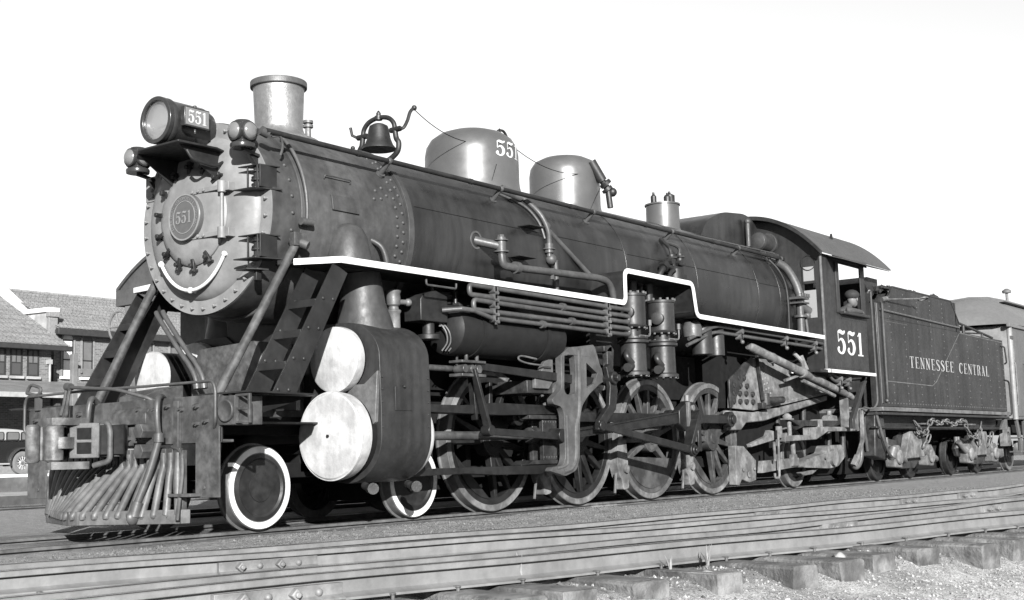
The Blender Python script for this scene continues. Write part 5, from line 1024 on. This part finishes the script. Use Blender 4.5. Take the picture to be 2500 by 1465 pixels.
# ================================================================ PASSENGER CAR behind the tender
PC=thing('passenger_car','grey passenger coach with pale rounded roof end coupled behind the tender','railroad car',(30,0,0))
X0=24.45
MB().box(X0,46,-1.5,1.5,1.27,3.66).build('car_body','carbody',PC,.02)
MB().box(X0-.03,X0-.001,-1.46,1.46,1.3,3.62).build('end_wall','carend',PC,.01)
MB().cyl((X0+.02,-1.47,1.27),(X0+.02,-1.47,3.66),.07,16).build('corner_post','carend',PC)
def arch(y,h,p=2.2): return h*(1-(abs(y)/1.58)**p)
secs=[(24.2,.02,1.30),(24.25,.2,1.42),(24.45,.42,1.5),(24.9,.66,1.56),(25.4,.82,1.58),(26.0,.92,1.58),(26.6,.95,1.58),(46,.95,1.58)]
mb=MB(); ny=28; vs=[];fs_=[]
for i,(x,h,wy) in enumerate(secs):
    for k in range(ny+1):
        y=-wy+2*wy*k/ny; t_=abs(y)/wy; vs.append((x,y,3.66+h*(1-t_**2.3)))
for i in range(len(secs)-1):
    for k in range(ny): a=i*(ny+1)+k; fs_.append((a,a+1,a+ny+2,a+ny+1))
mb.add(vs,fs_); rfo=mb.build('roof','carroof',PC)
MB().box(24.22,46,-1.56,-1.48,3.58,3.68).box(24.22,46,1.48,1.56,3.58,3.68).build('eave','carroof',rfo,.01)
MB().prism([(-.78,4.1),(-.78,4.42),(-.95,4.43),(-.95,4.47),(-.5,4.6),(0,4.64),(.5,4.6),(.95,4.47),(.95,4.43),(.78,4.42),(.78,4.1)],'yz',26.2,46).build('clerestory','carroof',rfo,.01)
for k in range(14): MB().box(26.5+k*1.2,27.4+k*1.2,-.80,-.781,4.15,4.4).build('clerestory_window','darkglass',rfo)
MB().cyl((28.4,-.4,4.55),(28.4,-.4,4.9),.04,8).lathe((28.4,-.4,4.9),(0,0,1),[(0,.12),(.06,.13),(.12,.04)],12).build('roof_vent','carroof',rfo)
for k in range(10):
    x=26.4+k*1.7
    f=MB().prism([(x,2.1),(x+.95,2.1),(x+.95,3.05),(x,3.05)],'xz',-1.53,-1.5,[[(x+.07,2.17),(x+.88,2.17),(x+.88,2.98),(x+.07,2.98)]]).build('window','carbody',PC,.004)
    MB().box(x+.07,x+.88,-1.51,-1.502,2.17,2.98).build('pane','darkglass',f)
MB().prism([(24.6,1.35),(25.3,1.35),(25.3,3.1),(24.6,3.1)],'xz',-1.52,-1.5).build('vestibule_door','carbody',PC,.005)
for x in (24.5,25.4): MB().tube(fillet([(x,-1.5,1.6),(x,-1.56,1.62),(x,-1.56,2.68),(x,-1.5,2.7)],.03,3),.018,8).build('grab_rail','castsilver',PC)
MB().box(24.4,24.5,-1.58,-1.5,3.28,3.36).build('marker_bracket','castsilver',PC)
m=MB()
for k in range(30): m.dome((X0+.02,-1.54,1.4+k*.073),(0,-1,0),.012,.008,6)
tag(m.build('rivets','carend',PC),kind='stuff')
MB().box(24.4,46,-1.2,1.2,.95,1.27).build('underframe','soot',PC)
MB().prism([(24.62,1.27),(24.75,1.27),(25.0,.75),(25.0,.45),(24.86,.45),(24.86,.75)],'xz',-1.45,-1.38).prism([(25.3,1.27),(25.42,1.27),(25.42,.45),(25.3,.45)],'xz',-1.45,-1.38).box(24.85,25.42,-1.45,-1.15,.45,.49).box(24.8,25.42,-1.45,-1.15,.8,.84).build('step_well','carbody',PC,.01)
MB().prism([(23.95,.62),(24.5,.62),(24.55,1.08),(24.2,1.1),(24.15,1.02),(23.95,1.05)],'xz',-1.3,-1.2,[[(24.35+.14*math.cos(a),.84+.14*math.sin(a)) for a in np.linspace(0,2*math.pi,16,endpoint=False)]]).build('buffer_casting','dirtybox',PC,.01)
for tx in (27.0,):
    tf=MB().box(tx-1.6,tx+1.6,-1.2,-1.1,.5,.75).box(tx-.4,tx+.4,-1.3,-1.1,.4,.95).build('truck','dirtybox',PC,.02)
    for dx in (-1.2,1.2): disc_wheel(tx+dx,-1,.46,-.86,0,tf,'railold'); disc_wheel(tx+dx,1,.46,.86,0,tf,'railold')
# ================================================================ CABOOSE-LIKE CAR on the next track
BC=thing('platform_car','dark open-platform rail car with arched roof standing beyond the far running board','railroad car',(8,4.5,0))
def bz(y): return 3.40+.62*(1-(abs(y-4.5)/1.52)**2)
ya=[(y,bz(y)) for y in np.linspace(3.0,6.0,25)]
MB().prism(ya+[(y,z-.06) for y,z in ya[::-1]],'yz',3.30,16).prism([(3.0,3.14),(6.0,3.14),(6.0,3.39),(3.0,3.39)],'yz',3.30,3.36).box(3.36,16,5.94,6.0,3.14,3.39).box(3.36,16,3.0,3.06,3.14,3.39).build('roof','boxcar',BC,.01)
MB().prism([(3.06,3.39),(5.94,3.39)]+[(y,z-.07) for y,z in ya[::-1] if 3.1<y<5.9],'yz',3.33,3.35).build('roof_end','boxcar',BC)
MB().box(4.5,16,3.05,5.95,1.15,3.45).build('car_body','boxcarlight',BC,.01)
MB().box(4.46,4.5,3.6,3.7,1.2,3.3).box(4.46,4.5,4.4,4.5,1.2,3.3).box(4.46,4.5,5.2,5.3,1.2,3.3).build('end_post','carend',BC,.005)
for y in (5.74,3.26): MB().box(3.33,3.43,y-.08,y+.08,1.1,3.14).build('platform_post','boxcarlight',BC,.01)
MB().prism([(5.66,3.14),(5.2,3.14),(5.45,3.1),(5.6,2.95),(5.66,2.7)],'yz',3.34,3.42).build('post_brace','boxcarlight',BC)
MB().box(3.3,4.5,3.05,5.95,1.0,1.15).box(3.3,16,3.5,5.5,.8,1.0).build('platform_deck','boxcar',BC)
bwh=MB().tube([(3.30+.0*math.cos(a),5.72+.24*math.cos(a)+.2,2.82+.24*math.sin(a)) for a in np.linspace(0,2*math.pi,28,endpoint=False)],.018,8,True).build('brake_wheel','boxcarlight',BC)
m=MB()
for k in range(5):
    a=2*math.pi*k/5; m.cyl((3.3,5.92,2.82),(3.3,5.92+.23*math.cos(a),2.82+.23*math.sin(a)),.012,6)
m.cyl((3.3,5.92,2.82),(3.45,5.92,2.82),.025,8).cyl((3.45,5.92,2.82),(3.45,5.92,1.15),.02,8); m.build('wheel_spokes','boxcarlight',bwh)
for x in (5.2,6.8,13.,14.6):
    for s in (-1,1): disc_wheel(x,s,.42,s*.86,0,BC,'railold').location=Vector((0,4.5,0))-BC.location
# ================================================================ GROUND
def qy(x,y): return y+.2*x
zF=.13; hF=.125
def A1(x): return -5.127-.1496*x+.0081*x*x if x<9.2 else -5.818
def A3(x): return -6.753-.1135*x+.0081*x*x if x<7 else -7.151
def A2(x): return -5.859-.2464*x
def Bl(x): return -7.4256-.2281*x-.0025*x*x
xs=np.unique(np.concatenate([[-900,-300,-100,-50,-30,-20],np.arange(-14,-9.9,.5),np.arange(-9.5,6,.11),np.arange(6,14,.25),np.arange(14,34,.6),[36,40,50,70,110,300,900]]))
ys=np.unique(np.concatenate([[-900,-300,-100,-40,-25,-18],np.arange(-14,-10,.5),np.arange(-10,-.2,.09),np.arange(0,15.2,.4),[16,18,20,24,30,40,60,100,300,900]]))
def vnoise(x,y,s,seed):
    r=np.random.default_rng(seed); T=r.random((64,64)); X=x*s;Y=y*s; i=np.floor(X).astype(int);j=np.floor(Y).astype(int);fx=X-i;fy=Y-j; fx=fx*fx*(3-2*fx);fy=fy*fy*(3-2*fy)
    g=lambda a,b_:T[a%64,b_%64]
    return g(i,j)*(1-fx)*(1-fy)+g(i+1,j)*fx*(1-fy)+g(i,j+1)*(1-fx)*fy+g(i+1,j+1)*fx*fy
XX,YY=np.meshgrid(xs,ys,indexing='ij')
aF=np.vectorize(A1)(np.clip(XX,-14,30)); bF=np.vectorize(Bl)(np.clip(XX,-14,8))
sst=lambda a,b_,v: (lambda t_:t_*t_*(3-2*t_))(np.clip((v-a)/(b_-a),0,1))
Z=np.full_like(XX,-.055)
# rise to the turnout bed, drop beyond its tie ends
bed=sst(0,1,(-.9-YY)/np.maximum(.3,(-.9-aF)))
Z+=bed*.045
Z+= -.03*sst(-.05,.35,aF-YY)
Z-= .14*sst(.2,.9,bF-YY)
near=np.exp(-((XX-1)/16)**2)*np.exp(-((YY+5)/8)**2)
Z+=near*(.035*(vnoise(XX,YY,1.1,1)-.5)+.03*(vnoise(XX,YY,3.3,2)-.5)*(YY<-.95)+.018*(vnoise(XX,YY,8.,3)-.5)*(YY<-.95))
Z=np.where((YY>-.95)&(YY<1.2),np.minimum(Z,-.03),Z)
nx,ny_=XX.shape
vv=np.stack([XX.ravel(),YY.ravel(),Z.ravel()],-1)
idx=np.arange(nx*ny_).reshape(nx,ny_)
ff=np.stack([idx[:-1,:-1].ravel(),idx[1:,:-1].ravel(),idx[1:,1:].ravel(),idx[:-1,1:].ravel()],-1)
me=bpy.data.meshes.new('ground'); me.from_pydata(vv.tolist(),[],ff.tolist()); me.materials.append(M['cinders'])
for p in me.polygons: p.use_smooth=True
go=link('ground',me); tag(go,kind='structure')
def gz(x,y):
    i=np.clip(np.searchsorted(xs,x)-1,0,nx-2); j=np.clip(np.searchsorted(ys,y)-1,0,ny_-2)
    fx=(x-xs[i])/(xs[i+1]-xs[i]); fy=(y-ys[j])/(ys[j+1]-ys[j])
    return float(Z[i,j]*(1-fx)*(1-fy)+Z[i+1,j]*fx*(1-fy)+Z[i,j+1]*(1-fx)*fy+Z[i+1,j+1]*fx*fy)
# ================================================================ TRACKS
def rail(fn,x0,x1,zt,h,step,side,parent,w=.084,mtop='railtop'):
    n_=max(2,int((x1-x0)/step)); P=[(x0+(x1-x0)*k/n_) for k in range(n_+1)]
    sec=[(-w/2,-.004),(-w/2+.006,0),(w/2-.006,0),(w/2,-.004),(w/2,-.026),(w/2-.002,-.029),(.006,-.031),(.009,-h+.03),(.024,-h+.019),(.058,-h+.011),(.06,-h),(-.06,-h),(-.058,-h+.011),(-.024,-h+.019),(-.009,-h+.03),(-.006,-.031),(-w/2+.002,-.029),(-w/2,-.026)]
    mb=MB(); v=[];f=[]; m=len(sec)
    top=MB(); tv=[];tf=[]
    for k,x in enumerate(P):
        y=fn(x); sl_=(fn(x+.01)-fn(x-.01))/.02; nn=Vector((-sl_,1,0)).normalized(); dz=.006*math.sin(x*.8+zt*40)+.004*math.sin(x*2.3)
        for a,b_ in sec: v.append((x+nn.x*a,y+nn.y*a,zt+b_+dz*(zt>.05)))
        for a in (-w*.36,w*.36): tv.append((x+nn.x*a,y+nn.y*a,zt+.0025+dz*(zt>.05)))
    for k in range(n_):
        for q in range(m): f.append((k*m+q,k*m+(q+1)%m,(k+1)*m+(q+1)%m,(k+1)*m+q))
        tf.append((2*k,2*k+1,2*k+3,2*k+2))
    f.append(tuple(range(m))); f.append(tuple(n_*m+q for q in range(m)))
    ro=mb.add(v,f).build('rail',side,parent,ang=30)
    top.add(tv,tf).build('running_surface',mtop,ro)
    return ro
def joint(fn,xa,xb,zt,h,ro,big=1):
    sl_=(fn(xb)-fn(xa))/(xb-xa); nn=Vector((-sl_,1,0)).normalized(); d=Vector((1,sl_,0)).normalized()
    a=Vector((xa,fn(xa),0))-nn*.03; b_=Vector((xb,fn(xb),0))-nn*.03; L_=(b_-a).length
    jb=MB(); z0=zt-h+.012; z1=zt-.034
    pr=[(.024,z0+.004),(-.036,z0+.002),(-.036,z0+.012),(-.012,z0+.026),(-.008,z0+.04),(-.008,z1-.02),(-.012,z1-.002),(.024,z1-.002)]
    v=[a+nn*p[0]+Vector((0,0,p[1])) for p in pr]+[b_+nn*p[0]+Vector((0,0,p[1])) for p in pr]; m=len(pr)
    jb.add(v,[(k,(k+1)%m,m+(k+1)%m,m+k) for k in range(m)]+[tuple(range(m)),tuple(m+k for k in range(m))])
    j=jb.build('joint_bar','barmetal',ro,.002)
    for k,t_ in enumerate((.2,.4,.6,.8)):
        p=a.lerp(b_,t_)-nn*.008+Vector((0,0,(z0+z1)/2+.004))
        if k%2==0: MB().bolt(p,-nn,.03,.036,4).bolt(p-nn*.03,-nn,.015,.02,8).build('nut','barmetal',ro,.005)
        else: MB().dome(p,-nn,.021,.02,10).build('bolt_head','barmetal',ro)
FT=thing('turnout_track','weathered turnout track of four light rails spiked to wooden ties in the foreground','railway track',(0,-6.5,0))
rA1=rail(A1,-14,34,zF,hF,.4,'railside',FT); rA2=rail(A2,-14,6.5,zF-.003,hF-.003,.4,'railside',FT); rA3=rail(A3,-14,34,zF-.003,hF-.003,.4,'railside',FT); rB=rail(Bl,-14,6.5,zF,hF,.4,'railside',FT)
joint(A2,-3.99,-3.37,zF,hF,rA2); joint(Bl,-5.24,-4.60,zF,hF,rB); joint(A1,1.8,2.3,zF,hF,rA1); joint(A1,4.7,5.15,zF,hF,rA1); joint(A1,6.3,6.9,zF,hF,rA1); joint(A3,.04,.56,zF,hF,rA3); joint(A3,3.0,3.5,zF,hF,rA3)
dB=Vector((1,-.236,0)).normalized(); nB=Vector((.236,1,0)).normalized()
tx=-9.5; ti=0
tie_spots=[]
kn=[-4.36,-3.945,-3.57,-3.05,-2.51,-1.94,-1.52,-1.1]
allx=[-4.36-.5*k for k in range(1,12)][::-1]+kn+[-1.1+.5*k for k in range(1,22)]
for x in allx:
    if x>5: wob=0
    y=Bl(x); ext=.52+random.uniform(-.09,.16); far=2.55+random.uniform(-.1,.1)+max(0,(x+1))*.16
    ang=random.uniform(-.03,.03); nd=Vector((nB.x+ang,nB.y,0)).normalized(); dd=Vector((nd.y,-nd.x,0))
    a=Vector((x,y,0))-nd*ext; b_=Vector((x,y,0))+nd*far; wv=.105+random.uniform(-.01,.02); zt=zF-hF-.002+random.uniform(-.006,.0)
    mb=MB(); v=[];nseg=6
    for k in range(nseg+1):
        p=a.lerp(b_,k/nseg)
        for i,j in ((-1,-.17),(1,-.17),(1,-.012),(.9,0),(-.9,0),(-1,-.012)):
            jit=random.uniform(-.006,.006) if 0<k else random.uniform(-.014,.014)
            v.append(p+dd*(wv*i+jit)+Vector((0,0,zt+j+(random.uniform(-.006,.0) if j>-.1 else 0))) - (nd*random.uniform(0,.03) if k==0 else Vector((0,0,0))))
    f=[]
    for k in range(nseg):
        for q in range(6): f.append((k*6+q,k*6+(q+1)%6,(k+1)*6+(q+1)%6,(k+1)*6+q))
    f+= [tuple(range(6)),tuple(nseg*6+q for q in range(6))]
    mb.add(v,f).build('tie','tie',FT,.006)
    for fnr,ok in ((Bl,1),(A2,x<3)):
        if not ok: continue
        for _ in range(4):pass
        xx=x
        for _ in range(3):
            # intersection of the tie axis with the rail
            xx=x+nd.x/nd.y*(fnr(xx)-y)
        p=Vector((xx,fnr(xx),0))-nB*.066+dd*random.uniform(-.04,.04)
        MB().box(p.x-.008,p.x+.008,p.y-.008,p.y+.008,zt-.02,zF-hF+.012).prism([(p.x-.013,p.y-.012),(p.x+.013,p.y-.012),(p.x+.012,p.y+.026),(p.x-.012,p.y+.026)],'xy',zF-hF+.01,zF-hF+.02).build('spike','railold',FT,.004)
LT=thing('main_track','cinder-buried railway track carrying the locomotive and its train','railway track',(10,0,0))
rn=rail(lambda x:-.755,-14,60,0,.15,2.,'railold',LT); rail(lambda x:.755,-14,60,0,.15,2.,'railold',LT)
joint(lambda x:-.755,6.15,6.78,0,.12,rn)
OT=thing('far_track','distant railway track running along the station platform edge','railway track',(10,12,0))
rail(lambda x:11.3,-14,60,.0,.15,4.,'railold',OT); rail(lambda x:12.75,-14,60,.0,.15,4.,'railold',OT)
ST=thing('next_track','railway track under the open-platform car','railway track',(10,4.5,0))
rail(lambda x:3.745,2,40,.0,.15,4.,'railold',ST); rail(lambda x:5.255,2,40,.0,.15,4.,'railold',ST)
# ================================================================ PLATFORM AND STATION YARD
tag(MB().box(-60,120,15,20,-.4,.15).build('station_platform','paving',None),kind='structure')
tag(MB().box(-60,120,14.9,15,-.4,.145).build('platform_kerb','timber',None),kind='structure')
tag(MB().box(-60,120,20,20.3,.1,.52).build('retaining_kerb','kerbstone',None,.02),kind='structure')
tag(MB().box(-60,120,20,20.35,.52,.60).build('kerb_coping','whitewash',None,.02),kind='structure')
tag(MB().box(-60,120,20.3,60,-.4,.585).build('station_yard','paving',None),kind='structure')
# ================================================================ SEDAN
SE=thing('sedan','black rounded nineteen-thirties sedan parked in the station yard','car',(12.6,25,.585))
g0=.585
def secs_body(prof,ws,name,mt_,parent,bev=.0):
    # side profile polygon with tumblehome: loft at several y
    mb=MB(); n_=len(prof); v=[];f=[]
    for y,sc_,cz_ in ws:
        cx=sum(p[0] for p in prof)/n_
        for p in prof: v.append((cx+(p[0]-cx)*sc_,25+y,g0+cz_+(p[1]-cz_)*sc_))
    for i in range(len(ws)-1):
        for k in range(n_): f.append((i*n_+k,i*n_+(k+1)%n_,(i+1)*n_+(k+1)%n_,(i+1)*n_+k))
    f.append(tuple(range(n_))); f.append(tuple((len(ws)-1)*n_+k for k in range(n_)))
    mb.add(v,f); return mb.build(name,mt_,parent,ang=50)
lower=crom([(10.2,.32),(10.15,.7),(10.3,1.0),(11.4,1.03),(13.2,1.04),(14.5,1.0),(14.85,.75),(14.9,.4),(14.6,.3),(12.5,.28)],5,True)
secs_body(lower,[(-.78,.95,.5),(-.74,.985,.5),(-.6,1,.5),(.6,1,.5),(.74,.985,.5),(.78,.95,.5)],'body','carpaint',SE)
upper=crom([(11.45,1.0),(11.7,1.2),(12.0,1.33),(12.6,1.37),(13.6,1.37),(14.2,1.3),(14.55,1.12),(14.62,1.0),(13,.98)],5,True)
secs_body(upper,[(-.70,.9,1.0),(-.66,.96,1.0),(-.5,1,1.0),(.5,1,1.0),(.66,.96,1.0),(.70,.9,1.0)],'cabin','cartop',SE)
for x0,x1 in ((12.0,12.68),(12.78,13.36),(13.44,13.86),(13.92,14.28)):
    wf=MB().prism(fillet([(x0,g0+1.02),(x1,g0+1.02),(x1,g0+1.27),(x0,g0+1.27),(x0,g0+1.02)],.06,3)[:-1],'xz',24.26,24.36).build('window_frame','carpaint',SE)
    MB().prism(fillet([(x0+.03,g0+1.04),(x1-.03,g0+1.04),(x1-.03,g0+1.25),(x0+.03,g0+1.25),(x0+.03,g0+1.04)],.05,3)[:-1],'xz',24.25,24.26).build('window','curtain',SE)
MB().box(10.6,14.7,24.2,24.22,g0+.98,g0+1.0).build('belt_trim','chrome',SE)
for x in (11.05,13.93):
    wo=MB()._closed((x,24.18,g0+.345),(0,1,0),[(.0,.2),(-.02,.26),(-.01,.33),(.03,.348),(.1,.348),(.14,.33),(.15,.2)],36).build('wheel','tyre',SE)
    MB().lathe((x,24.2,g0+.345),(0,-1,0),[(-.02,.21),(0,.2),(-.03,.12),(.0,.1),(.02,.07),(.03,.02)],28).build('hub_cap','chrome',wo)
    m=MB()
    for k in range(12):
        a=2*math.pi*k/12; m.cyl((x+.06*math.cos(a),24.19,g0+.345+.06*math.sin(a)),(x+.2*math.cos(a),24.2,g0+.345+.2*math.sin(a)),.014,6)
    m.build('wheel_spokes','cartop',wo)
    m=MB(); pa=[(x+.44*math.cos(a),g0+.36+.42*math.sin(a)) for a in np.linspace(-.25,math.pi+.25,20)]; m.strip(pa[::-1],.05,'xz',24.1,24.5); m.build('fender','carfender',SE,.02)
MB().box(11.4,13.5,24.12,24.3,g0+.3,g0+.35).build('running_board','cartop',SE,.01)
SE.location.x-=.52
# ================================================================ STATION BUILDING
SB=thing('station_building','brick station with shingled roofs, white stone gable coping and arched windows','building',(25,40,.58))
def shingle_roof(y0,z0,y1,z1,xa,xb,name,parent,hip=None,n_=22,mt_='shingle'):
    sl=Vector((0,y1-y0,z1-z0)); Ls=sl.length; nrm=Vector((0,-(z1-z0),(y1-y0))).normalized()
    base=MB().add([(xa(0),y0,z0-.05),(xb(0),y0,z0-.05),(xb(1),y1,z1-.05),(xa(1),y1,z1-.05)],[(0,1,2,3)]).build(name,mt_,parent)
    for k in range(n_):
        t0=k/n_; t1=min(1,(k+1.25)/n_); p0=Vector((0,y0,z0))+sl*t0+nrm*.03; p1=Vector((0,y0,z0))+sl*t1-nrm*.01
        cols=MB(); x=xa(t0); x1=xb(t0); w_=.21; first=random.uniform(-.2,0)
        xq=x+first
        while xq<x1:
            a=max(x,xq); b_=min(x1,xq+w_-.015); 
            if b_-a>.02:
                dz=random.uniform(0,.007); q0=p0+nrm*dz
                cols.add([(a,q0.y,q0.z),(b_,q0.y,q0.z),(b_,p1.y,p1.z),(a,p1.y,p1.z),(a,q0.y+nrm.y*-.035,q0.z-.035),(b_,q0.y+nrm.y*-.035,q0.z-.035)],[(0,1,2,3),(4,5,1,0)])
            xq+=w_
        cols.build('shingle_course',mt_ if k%3 else 'shingleb',base)
    return base
# main block
MB().box(25.0,48,40,54,.58,7.0).build('wall','brick',SB)
rfm=shingle_roof(39.55,7.03,44.2,9.18,lambda t_:24.9,lambda t_:48,'roof',SB,n_=34)
for k in range(46): MB().cyl((25+k*.5,44.2,9.2),(25.46+k*.5,44.2,9.2),.09,8).build('ridge_tile','shingleb',rfm)
MB().box(24.9,48,39.5,39.75,6.72,7.0).box(24.9,48,39.75,40,6.8,6.95).build('eaves_gutter','woodtrim',rfm,.02)
# arched windows
def arched(x,zs,w_,h,pm='curtain'):
    pts=[(x,zs),(x+w_,zs)]+[(x+w_/2+w_/2*math.cos(a),zs+h-w_/2+w_/2*math.sin(a)) for a in np.linspace(0,math.pi,12)]
    ptb=[(x-.09,zs-.0),(x+w_+.09,zs-.0)]+[(x+w_/2+(w_/2+.1)*math.cos(a),zs+h-w_/2+(w_/2+.1)*math.sin(a)) for a in np.linspace(0,math.pi,12)]
    wn=MB().prism(ptb,'xz',39.94,40.02,[pts]).build('arched_window','brickpale',SB)
    MB().prism(pts,'xz',39.985,39.995).build('pane',pm,wn)
    MB().box(x,x+w_,39.95,39.985,zs+h-w_/2-.06,zs+h-w_/2).box(x,x+w_,39.95,39.985,zs+h*.38,zs+h*.38+.05).box(x,x+.05,39.95,39.984,zs,zs+h-w_/2).box(x+w_-.05,x+w_,39.95,39.984,zs,zs+h-w_/2).build('sash_bars','woodtrim',wn)
    MB().box(x-.12,x+w_+.12,39.85,40,zs-.12,zs-.005).build('sill','coping',wn,.01)
mat('brickpale',.1,.8,.0,.2,10,.003,30)
arched(25.42,4.88,.55,1.95,'panelight'); arched(26.45,4.88,.55,1.95)
for k in range(6): arched(28.2+k*1.6,4.88,.55,1.95)
# gable parapet at the end of the main block
gp=MB().prism([(39.9,6.3),(39.9,7.75),(41.8,7.8),(46.5,10.6),(46.5,6.3)],'yz',24.62,25.0).build('gable_wall','stonework',SB)
MB().strip([(39.75,7.82),(41.83,7.86),(46.5,10.75)],.2,'yz',24.5,25.12).build('gable_coping','coping',gp,.03)
MB().box(24.55,25.1,39.72,39.98,7.5,7.72).box(24.6,25.05,39.8,40.0,6.2,7.5).build('kneeler','brickpale',gp,.02)
# lower wing
MB().box(8,24.2,39,50,.58,6.0).build('wing_wall','brick',SB)
rw=shingle_roof(38.45,6.1,44.6,9.35,lambda t_:8,lambda t_:24.75-.15*t_,'wing_roof',SB,n_=38)
MB().box(8,24.9,38.38,38.62,5.86,6.08).box(8,24.9,38.62,39,5.9,6.0).build('wing_eaves','woodtrim',rw,.02)
for x in (19.8,20.7,21.5,22.28,23.08):
    wn=MB().prism([(x-.06,4.75),(x+.5,4.75),(x+.5,5.92),(x-.06,5.92)],'xz',38.95,39.01,[[(x,4.82),(x+.44,4.82),(x+.44,5.86),(x,5.86)]]).build('window','woodtrim',SB)
    MB().box(x,x+.44,38.985,38.995,4.82,5.3).build('lower_pane','darkglass',wn); MB().box(x,x+.44,38.98,38.99,5.34,5.86).build('upper_pane','curtain',wn)
    MB().box(x,x+.44,38.96,38.985,5.3,5.34).box(x+.2,x+.235,38.96,38.98,5.34,5.86).build('sash_bars','woodtrim',wn)
    MB().box(x-.1,x+.55,38.85,39,4.62,4.74).build('sill','stonework',wn,.01)
MB().cyl((24.05,38.85,3.9),(24.05,38.85,5.3),.05,10).box(23.95,24.15,38.8,39,5.3,5.5).build('downpipe','concrete',SB)
# platform canopy
cn=MB().prism([(38.9,4.55),(38.95,4.5),(34.9,3.72),(34.9,3.78)],'yz',6,40).build('canopy_roof','carend',SB)
MB().box(6,40,34.84,34.92,3.58,3.78).build('canopy_fascia','concrete',cn,.01)
for x in range(10,40,4): MB().box(x,x+.2,35.3,35.5,.58,3.7).build('canopy_post','timber',cn,.01)
MB().box(8,40,38.9,38.99,.58,1.6).build('plinth','brickpale',SB)
# ================================================================ POLES AND FENCE IN THE YARD
PO=thing('telegraph_post','pale square wooden post with a crossboard in front of the arched windows','post',(10.85,18,.15))
MB().box(10.78,10.93,17.93,18.07,.15,3.62).build('post','postpaint',PO,.01)
MB().box(10.95,12.1,17.92,18.0,3.05,3.25).bolt((11.0,17.9,3.15),(0,-1,0),.03,.03,8).build('crossboard','postpaint',PO,.01)
# ================================================================ STONES, GRAVEL, WEEDS
def gravp(r):
    while True:
        x=r.uniform(-7.5,5); y=r.uniform(-9.6,-.98)
        if y<Bl(x)-.1 or (y>A1(x)+.1 and r.random()<.0): break
    return (x,y,gz(x,y)+.002)
tag(lumps(14000,gravp,.004,.013,11).build('gravel','gravelstone',None,ang=20),'loose pale stones scattered over the cinder ground','gravel',kind='stuff')
def bedp(r):
    x=r.uniform(-7.5,4); y=r.uniform(Bl(x)-.6,A1(x)); return (x,y,gz(x,y)+.003)
def yardp(r):
    while True:
        x=r.uniform(-8,12); y=r.uniform(A1(x)+.08,-1.0)
        if r.random()<.25+.75*(vnoise(np.array([x]),np.array([y]),1.7,9)[0]>.55): break
    return (x,y,gz(x,y)+.002)
tag(lumps(7000,yardp,.006,.022,14).build('yard_cinders','cinderlump',None,ang=20),'loose dark cinders lying between the locomotive and the turnout','cinders',kind='stuff')
tag(lumps(3000,bedp,.008,.024,12).build('ballast','cinderlump' if 'cinderlump' in M else 'stone',None,ang=20),'dark cinder ballast between the wooden ties','ballast',kind='stuff')
stm=[(-3.44,-6.62,.05),(-2.95,-7.05,.07),(-1.9,-7.3,.05)]
for i,(x,y,s_) in enumerate(((-4.2,-6.9,.05),(-2.62,-7.25,.075),(-1.35,-7.5,.055))):
    o=lumps(1,lambda r:(x,y,gz(x,y)+.03),s_,s_+.001,40+i).build('stone','palestone',None,.01)
    tag(o,['small pale stone by the tie end nearest the joint bar','largest pale stone lying between two tie ends','pale stone beside the tie end at the frame centre'][i],'stone')
def weed(x,y,hh,n_,lab,seed):
    r=random.Random(seed); z=gz(x,y); W=thing('weed',lab,'weed',(x,y,z),'dry weeds among the ties')
    for k in range(n_):
        a=r.uniform(0,6.28); ln=hh*r.uniform(.6,1.0); b_=r.uniform(.1,.45); m=MB(); pts=[]
        for q in range(6):
            t_=q/5; pts.append(Vector((x+b_*ln*t_*t_*math.cos(a),y+b_*ln*t_*t_*math.sin(a),z-.02+ln*t_*(1-.15*t_))))
        sd=Vector((-math.sin(a),math.cos(a),0)); v=[]
        for q,p in enumerate(pts): w_=.007*(1-(q/5)**2)+.0008; v+=[p-sd*w_,p+sd*w_]
        m.add(v,[(2*q,2*q+1,2*q+3,2*q+2) for q in range(5)]); m.build('blade','weedleaf',W)
weed(-3.5,-6.66,.26,3,'tall dry grass stalk rising in front of the near rail',1)
weed(-2.3,-7.1,.19,8,'leafy weed tuft growing between two tie ends',2)
weed(-2.55,-7.0,.15,5,'small thin weed beside the leafy tuft',3)
weed(-.4,-7.75,.12,6,'low weed by the tie ends at the right',4)
